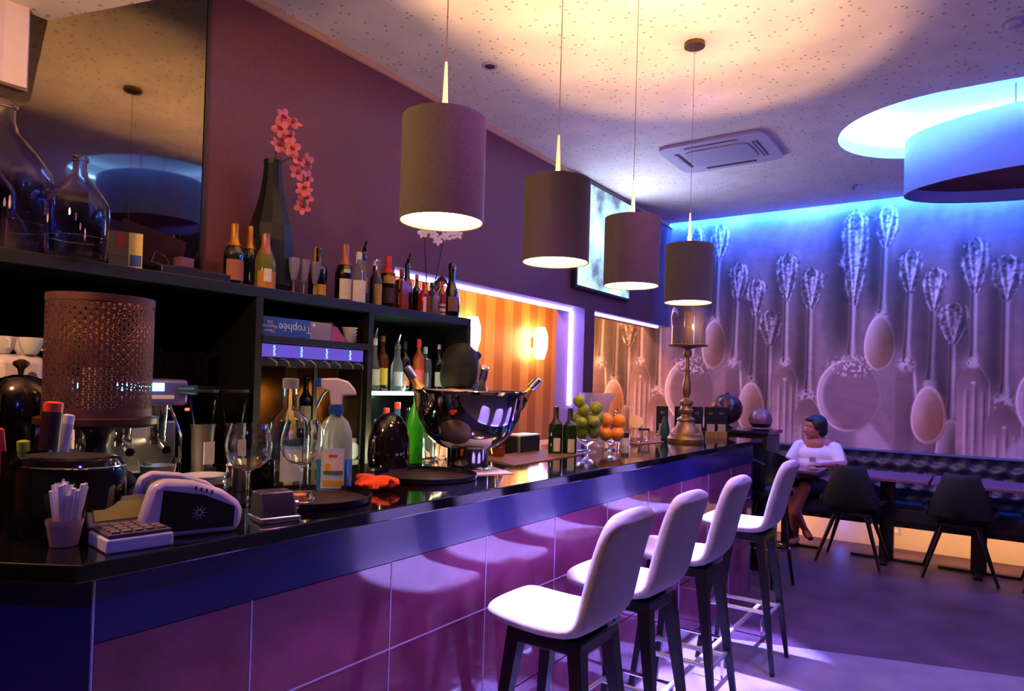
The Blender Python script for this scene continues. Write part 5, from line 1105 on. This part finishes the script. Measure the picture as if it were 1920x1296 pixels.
# tables
tm_ = mat('table_top', '#7a4a5e', .35, noise=.2, nscale=6)
def table(lb, x, y):
    t = thing('dining_table', lb, 'table', (x, y, 0), 0, 'pedestal tables along the banquette')
    part('tabletop', MB().b2((-.325, -.32, .725), (.325, .30, .75)), tm_, t, bevel=.003)
    part('column', MB().b2((-.055, .02, .02), (.055, .10, .725)), blackmat, t, smooth=False)
    part('base', MB().b2((-.28, .03, 0), (.28, .09, .02)).b2((-.03, -.22, 0), (.03, .30, .02)), blackmat, t, smooth=False)
table('pedestal table in front of the seated woman', -1.53, 6.80); table('middle pedestal table between the two dark chairs', -.70, 6.78); table('pedestal table at the right edge of the photo', -.03, 6.77)
# chairs
cf_ = mat('dark_chair_fabric', '#1a161c', .8, noise=.3, nscale=50)
def make_chair(lb, loc, rz):
    t = thing('dining_chair', lb, 'chair', loc, rz, 'dark shell dining chairs')
    # back faces -y (towards camera); seat towards +y
    P_ = []; prof = [(-.235, .84, .105), (-.245, .80, .118), (-.24, .70, .155), (-.225, .60, .195), (-.19, .50, .235), (-.12, .455, .245), (.0, .445, .25), (.14, .45, .245), (.22, .465, .22)]
    for y, z, hw in prof:
        row = []
        for i in range(15):
            u = (i / 14 - .5) * 2; lift = .10 * abs(u) ** 3 if z < .5 else 0
            fwd = .09 * abs(u) ** 2.2 if z > .47 else .0
            row.append((u * hw, y + fwd, z + lift))
        P_.append(row)
    o = part('shell', MB().grid(P_), cf_, t); md = o.modifiers.new('solid', 'SOLIDIFY'); md.thickness = .03; md.offset = 0
    part('under_frame', MB().b2((-.15, -.13, .415), (.15, .13, .435)), blackwood, t, smooth=False)
    for sx in (-1, 1):
        for sy in (-1, 1): part('leg', MB().tube([(sx * .12, sy * .10, .42), (sx * .25, sy * .22, 0)], [.020, .011], 8), blackwood, t)
make_chair('dark shell chair at the left, close to the seated woman', (-.93, 6.56, 0), R(-3)); make_chair('dark shell chair in the middle of the dining area', (-.16, 6.60, 0), R(3)); make_chair('dark shell chair cut by the right edge of the photo', (.50, 6.60, 0), 0)
single('drinks_coaster', MB().cyl((0, 0, 0), .045, .012, 20), silver, 'small shiny dish on the table edge before the seated woman', 'dish', (-1.27, 6.58, .751))
single('menu_card', MB().b2((-.1, -.07, 0), (.1, .07, .006)), paper, 'white menu lying on the table left of the seated woman', 'menu', (-1.74, 6.95, .751), smooth=False)

# ================================================================== PEOPLE
def remesh_body(name, mb, m, parent, vox=.011, smooth=4):
    me = mb.mesh(name, m); o = bpy.data.objects.new(name, me); COL.objects.link(o)
    md = o.modifiers.new('r', 'REMESH'); md.mode = 'VOXEL'; md.voxel_size = vox; md.use_smooth_shade = True
    s_ = o.modifiers.new('s', 'SMOOTH'); s_.factor = .5; s_.iterations = smooth
    dg = bpy.context.evaluated_depsgraph_get(); me2 = bpy.data.meshes.new_from_object(o.evaluated_get(dg)); me2.name = name
    bpy.data.objects.remove(o); me2.materials.clear(); me2.materials.append(m)
    me2.polygons.foreach_set('use_smooth', [True] * len(me2.polygons))
    return link(name, me2, parent)
def limb(mb, pts, rad, seg=12, flat=1):
    # densify for smooth taper and add end spheres
    mb.tube(pts, rad, seg, flat=flat); mb.sph(pts[0], rad[0] * .98, 12); mb.sph(pts[-1], rad[-1] * .98, 12)
    for p, r in zip(pts[1:-1], rad[1:-1]): mb.sph(p, r * .99, 12)
def hand(mb, w, d, side, s=1.0):
    w = Vector(w); d = Vector(d).normalized(); up = Vector((0, 0, 1)); lat = d.cross(up).normalized() * side
    mb.sph(w + d * .045 * s, (.030 * s, .034 * s, .016 * s), 12, M3=Matrix((d, lat, d.cross(lat))).transposed())
    mb.tube([w, w + d * .06 * s], [.022 * s, .026 * s], 10)
    for k, l in enumerate((.066, .076, .072, .056)):
        b0 = w + d * .075 * s + lat * (.024 - .016 * k) * s; dn = Vector((0, 0, -1))
        mb.tube([b0 - d * .02 * s, b0 + d * l * .4 * s, b0 + (d * l * .75 + dn * l * .18) * s, b0 + (d * l * .92 + dn * l * .42) * s], [.0085 * s, .0082 * s, .0075 * s, .006 * s], 8)
    b0 = w + d * .025 * s + lat * .028 * s
    mb.tube([b0 - lat * .012 * s, b0 + (lat * .018 + d * .02) * s, b0 + (lat * .026 + d * .05) * s], [.011 * s, .010 * s, .007 * s], 8)
def head(mb, c, f, s=1.0):
    c = Vector(c); f = Vector(f).normalized(); up = Vector((0, 0, 1)); l = up.cross(f).normalized(); u2 = f.cross(l)
    M3 = Matrix((f, l, u2)).transposed()
    P = lambda a, b, cc: c + M3 @ Vector((a * s, b * s, cc * s))
    mb.sph(P(-.008, 0, .022), (.098 * s, .076 * s, .092 * s), 20, M3=M3)      # skull
    mb.sph(P(.022, 0, -.035), (.068 * s, .058 * s, .078 * s), 16, M3=M3)      # face and jaw
    mb.sph(P(.062, 0, -.092), (.024 * s, .026 * s, .020 * s), 12, M3=M3)      # chin
    mb.sph(P(.070, 0, .022), (.020 * s, .052 * s, .012 * s), 12, M3=M3)       # brow
    mb.tube([P(.082, 0, .008), P(.098, 0, -.018), P(.108, 0, -.034)], [.009 * s, .012 * s, .014 * s], 10)  # nose
    mb.sph(P(.092, 0, -.036), (.014 * s, .019 * s, .010 * s), 10, M3=M3)
    for q in (-1, 1):
        mb.sph(P(.052, q * .040, -.022), (.026 * s, .022 * s, .022 * s), 12, M3=M3)  # cheeks
        mb.sph(P(-.008, q * .076, -.008), (.018 * s, .008 * s, .030 * s), 10, M3=M3)  # ears
    return P, M3
skin = mat('skin_tan', '#a8655a', .5, noise=.1, nscale=20)
skin2 = mat('skin_warm', '#b06a50', .5)
def face_parts(t, P, M3, s, lipc='#7a2c34'):
    for q in (-1, 1):
        part('eye', MB().sph(P(.080, q * .030, .0), (.010 * s, .012 * s, .008 * s), 10, M3=M3), mat('eye_white', '#c8b8b8', .2), t)
        part('iris', MB().sph(P(.0885, q * .031, .0), (.003 * s, .005 * s, .005 * s), 8, M3=M3), darkgrey, t)
        part('eyebrow', MB().tube([P(.084, q * .014, .022), P(.084, q * .032, .027), P(.072, q * .050, .020)], [.002 * s, .003 * s, .002 * s], 6), mat('brow_hair', '#1c1014', .8), t)
    part('lips', MB().sph(P(.088, 0, -.062), (.010 * s, .024 * s, .007 * s), 10, M3=M3), mat('lips_' + lipc, lipc, .4), t)
# seated woman
t = thing('person', 'seated woman in a loose white top and dark cropped hair behind the left table', 'person', (-1.33, 7.06, 0))
hf = Vector((-.80, -.60, -.06)); mb = MB()
HC = Vector((-.015, -.03, 1.115))
P, M3 = head(mb, HC, hf, 1.0)
mb.tube([(0, .02, .93), (0, .01, .99), (-.005, -.012, 1.05)], [.062, .054, .052], 14)
for z, rx, ry, y in [(.93, .15, .08, .02), (.84, .17, .105, .0), (.72, .155, .105, .0), (.60, .165, .12, .02), (.54, .18, .135, .02)]: mb.sph((0, y, z), (rx, ry, .11), 18)
for q in (-1, 1): mb.sph((q * .165, .02, .925), (.06, .055, .06), 12)
limb(mb, [(-.18, .02, .915), (-.235, -.07, .80), (-.24, -.10, .785)], [.05, .042, .040]); limb(mb, [(-.24, -.10, .785), (-.19, -.30, .785)], [.038, .024]); hand(mb, (-.19, -.30, .782), (.35, -1, -.02), 1)
limb(mb, [(.18, .02, .915), (.245, -.06, .80), (.245, -.10, .787)], [.05, .042, .040]); limb(mb, [(.245, -.10, .787), (.10, -.27, .785)], [.038, .024]); hand(mb, (.10, -.27, .782), (-.9, -.45, -.02), -1)
limb(mb, [(-.09, .0, .53), (-.12, -.40, .53)], [.082, .058]); limb(mb, [(.09, .0, .53), (-.02, -.40, .58)], [.082, .058])
limb(mb, [(-.12, -.40, .53), (-.13, -.28, .28), (-.14, -.16, .075)], [.056, .05, .030]); limb(mb, [(-.02, -.40, .58), (-.10, -.36, .34), (-.05, -.20, .16)], [.056, .05, .030])
limb(mb, [(-.14, -.14, .055), (-.15, -.30, .03)], [.034, .026]); limb(mb, [(-.05, -.18, .15), (.02, -.32, .12)], [.034, .026])
remesh_body('body', mb, skin, t, .009)
face_parts(t, P, M3, 1.0)
hb = MB(); hb.sph(P(-.022, 0, .034), (.098, .088, .093), 24, M3=M3); hb.sph(P(-.055, 0, -.025), (.062, .078, .072), 18, M3=M3); hb.sph(P(.045, 0, .078), (.045, .060, .025), 14, M3=M3)
for q in (-1, 1): hb.sph(P(-.005, q * .072, .02), (.045, .020, .05), 12, M3=M3)
remesh_body('hair', hb, mat('dark_hair', '#120a10', .6, noise=.3, nscale=60), t, .008, 2)
sb = MB()
for z, rx, ry, y in [(.915, .150, .088, .022), (.85, .185, .122, .0), (.76, .185, .130, -.01), (.66, .185, .135, .0), (.58, .195, .15, .02)]: sb.sph((0, y, z), (rx, ry, .10), 22)
for q in (-1, 1):
    sb.tube([(q * .12, .02, .945), (q * .160, .015, .93), (q * .195, -.04, .85), (q * .225, -.09, .775)], [.052, .060, .058, .055], 14); sb.sph((q * .155, .018, .925), .06, 14)
so = remesh_body('white_top', sb, mat('white_cotton', '#e4dcf0', .75, noise=.1, nscale=12, bump=.1), t, .011, 3); so['label'] = 'loose white scoop-neck top'
# scoop neckline: skin patch proud of the top
nb_ = MB(); nb_.sph((-.010, -.035, .950), (.085, .052, .075), 20); part('neckline_skin', nb_, skin, t, label='bare skin inside the scoop neckline')
part('chest_pocket', MB().b2((-.035, -.152, .80), (.02, -.143, .84)), mat('grey_pocket', '#8a80a8', .7), t)
sk = MB(); limb(sk, [(-.09, .0, .535), (-.12, -.36, .535)], [.098, .075]); limb(sk, [(.09, .0, .535), (-.01, -.36, .58)], [.098, .075]); sk.sph((0, .02, .53), (.195, .15, .10), 18)
remesh_body('skirt', sk, mat('black_skirt', '#14101a', .8), t, .012, 2)
for n, (a, b_) in enumerate([((-.14, -.13, .035), (-.15, -.32, .018)), ((-.05, -.17, .135), (.03, -.335, .105))]):
    sh = MB(); sh.tube([a, ((Vector(a) + Vector(b_)) / 2), b_], [.036, .034, .022], 10, flat=.8); part('shoe', sh, blackmat, t)
# bartender
t = thing('person', 'dark-haired bartender in black standing behind the champagne bowl', 'person', (-2.26, 2.76, 0))
hf = Vector((.25, .95, -.12)); mb = MB()
P, M3 = head(mb, (0, .03, 1.52), hf, 1.0)
mb.tube([(0, -.02, 1.33), (0, .0, 1.40), (0, .015, 1.47)], [.06, .052, .05], 14)
for z, rx, ry in [(1.33, .085, .16), (1.22, .11, .175), (1.08, .105, .15), (.96, .11, .155), (.86, .125, .17)]: mb.sph((0, 0, z), (rx, ry, .11), 18)
for q in (-1, 1):
    mb.sph((q * .165, 0, 1.33), (.06, .055, .06), 12)
    limb(mb, [(q * .175, 0, 1.32), (q * .21, .02, 1.06)], [.05, .04]); limb(mb, [(q * .21, .02, 1.06), (q * .16, .22, .98)], [.038, .025]); hand(mb, (q * .16, .22, .98), (-q * .2, 1, -.1), -q)
    limb(mb, [(q * .09, 0, .84), (q * .10, 0, .46)], [.085, .055]); limb(mb, [(q * .10, 0, .46), (q * .10, -.01, .09)], [.055, .036]); limb(mb, [(q * .10, -.02, .05), (q * .10, .13, .03)], [.04, .03])
remesh_body('body', mb, skin2, t, .010)
face_parts(t, P, M3, 1.0)
hb = MB(); hb.sph(P(-.028, 0, .035), (.100, .095, .100), 24, M3=M3); hb.sph(P(-.045, 0, -.04), (.085, .088, .11), 18, M3=M3); hb.sph(P(.04, 0, .082), (.05, .065, .028), 14, M3=M3)
for q in (-1, 1): hb.sph(P(-.012, q * .082, -.02), (.045, .022, .09), 12, M3=M3)
remesh_body('hair', hb, mat('black_hair', '#0c0608', .7, noise=.3, nscale=60), t, .009, 2)
sb = MB()
for z, rx, ry in [(1.33, .19, .10), (1.22, .19, .125), (1.08, .17, .12), (.96, .175, .125), (.86, .19, .14)]: sb.sph((0, 0, z), (rx, ry, .11), 18)
for q in (-1, 1): sb.tube([(q * .12, 0, 1.35), (q * .175, 0, 1.33), (q * .215, .02, 1.08)], [.06, .066, .052], 12); sb.tube([(q * .215, .02, 1.09), (q * .175, .17, 1.0)], [.05, .038], 12)
remesh_body('black_shirt', sb, mat('black_cotton', '#0f0c10', .8), t, .012, 2)
sk = MB()
for q in (-1, 1): limb(sk, [(q * .09, 0, .86), (q * .10, 0, .46), (q * .10, -.01, .07)], [.10, .072, .055])
sk.sph((0, 0, .86), (.18, .135, .10), 16)
remesh_body('trousers', sk, mat('black_trousers', '#0c0a0e', .8), t, .012, 2)
for q in (-1, 1): part('shoe', MB().tube([(q * .10, -.06, .04), (q * .10, .05, .045), (q * .10, .16, .03)], [.042, .045, .03], 12, flat=.8), blackgloss, t)
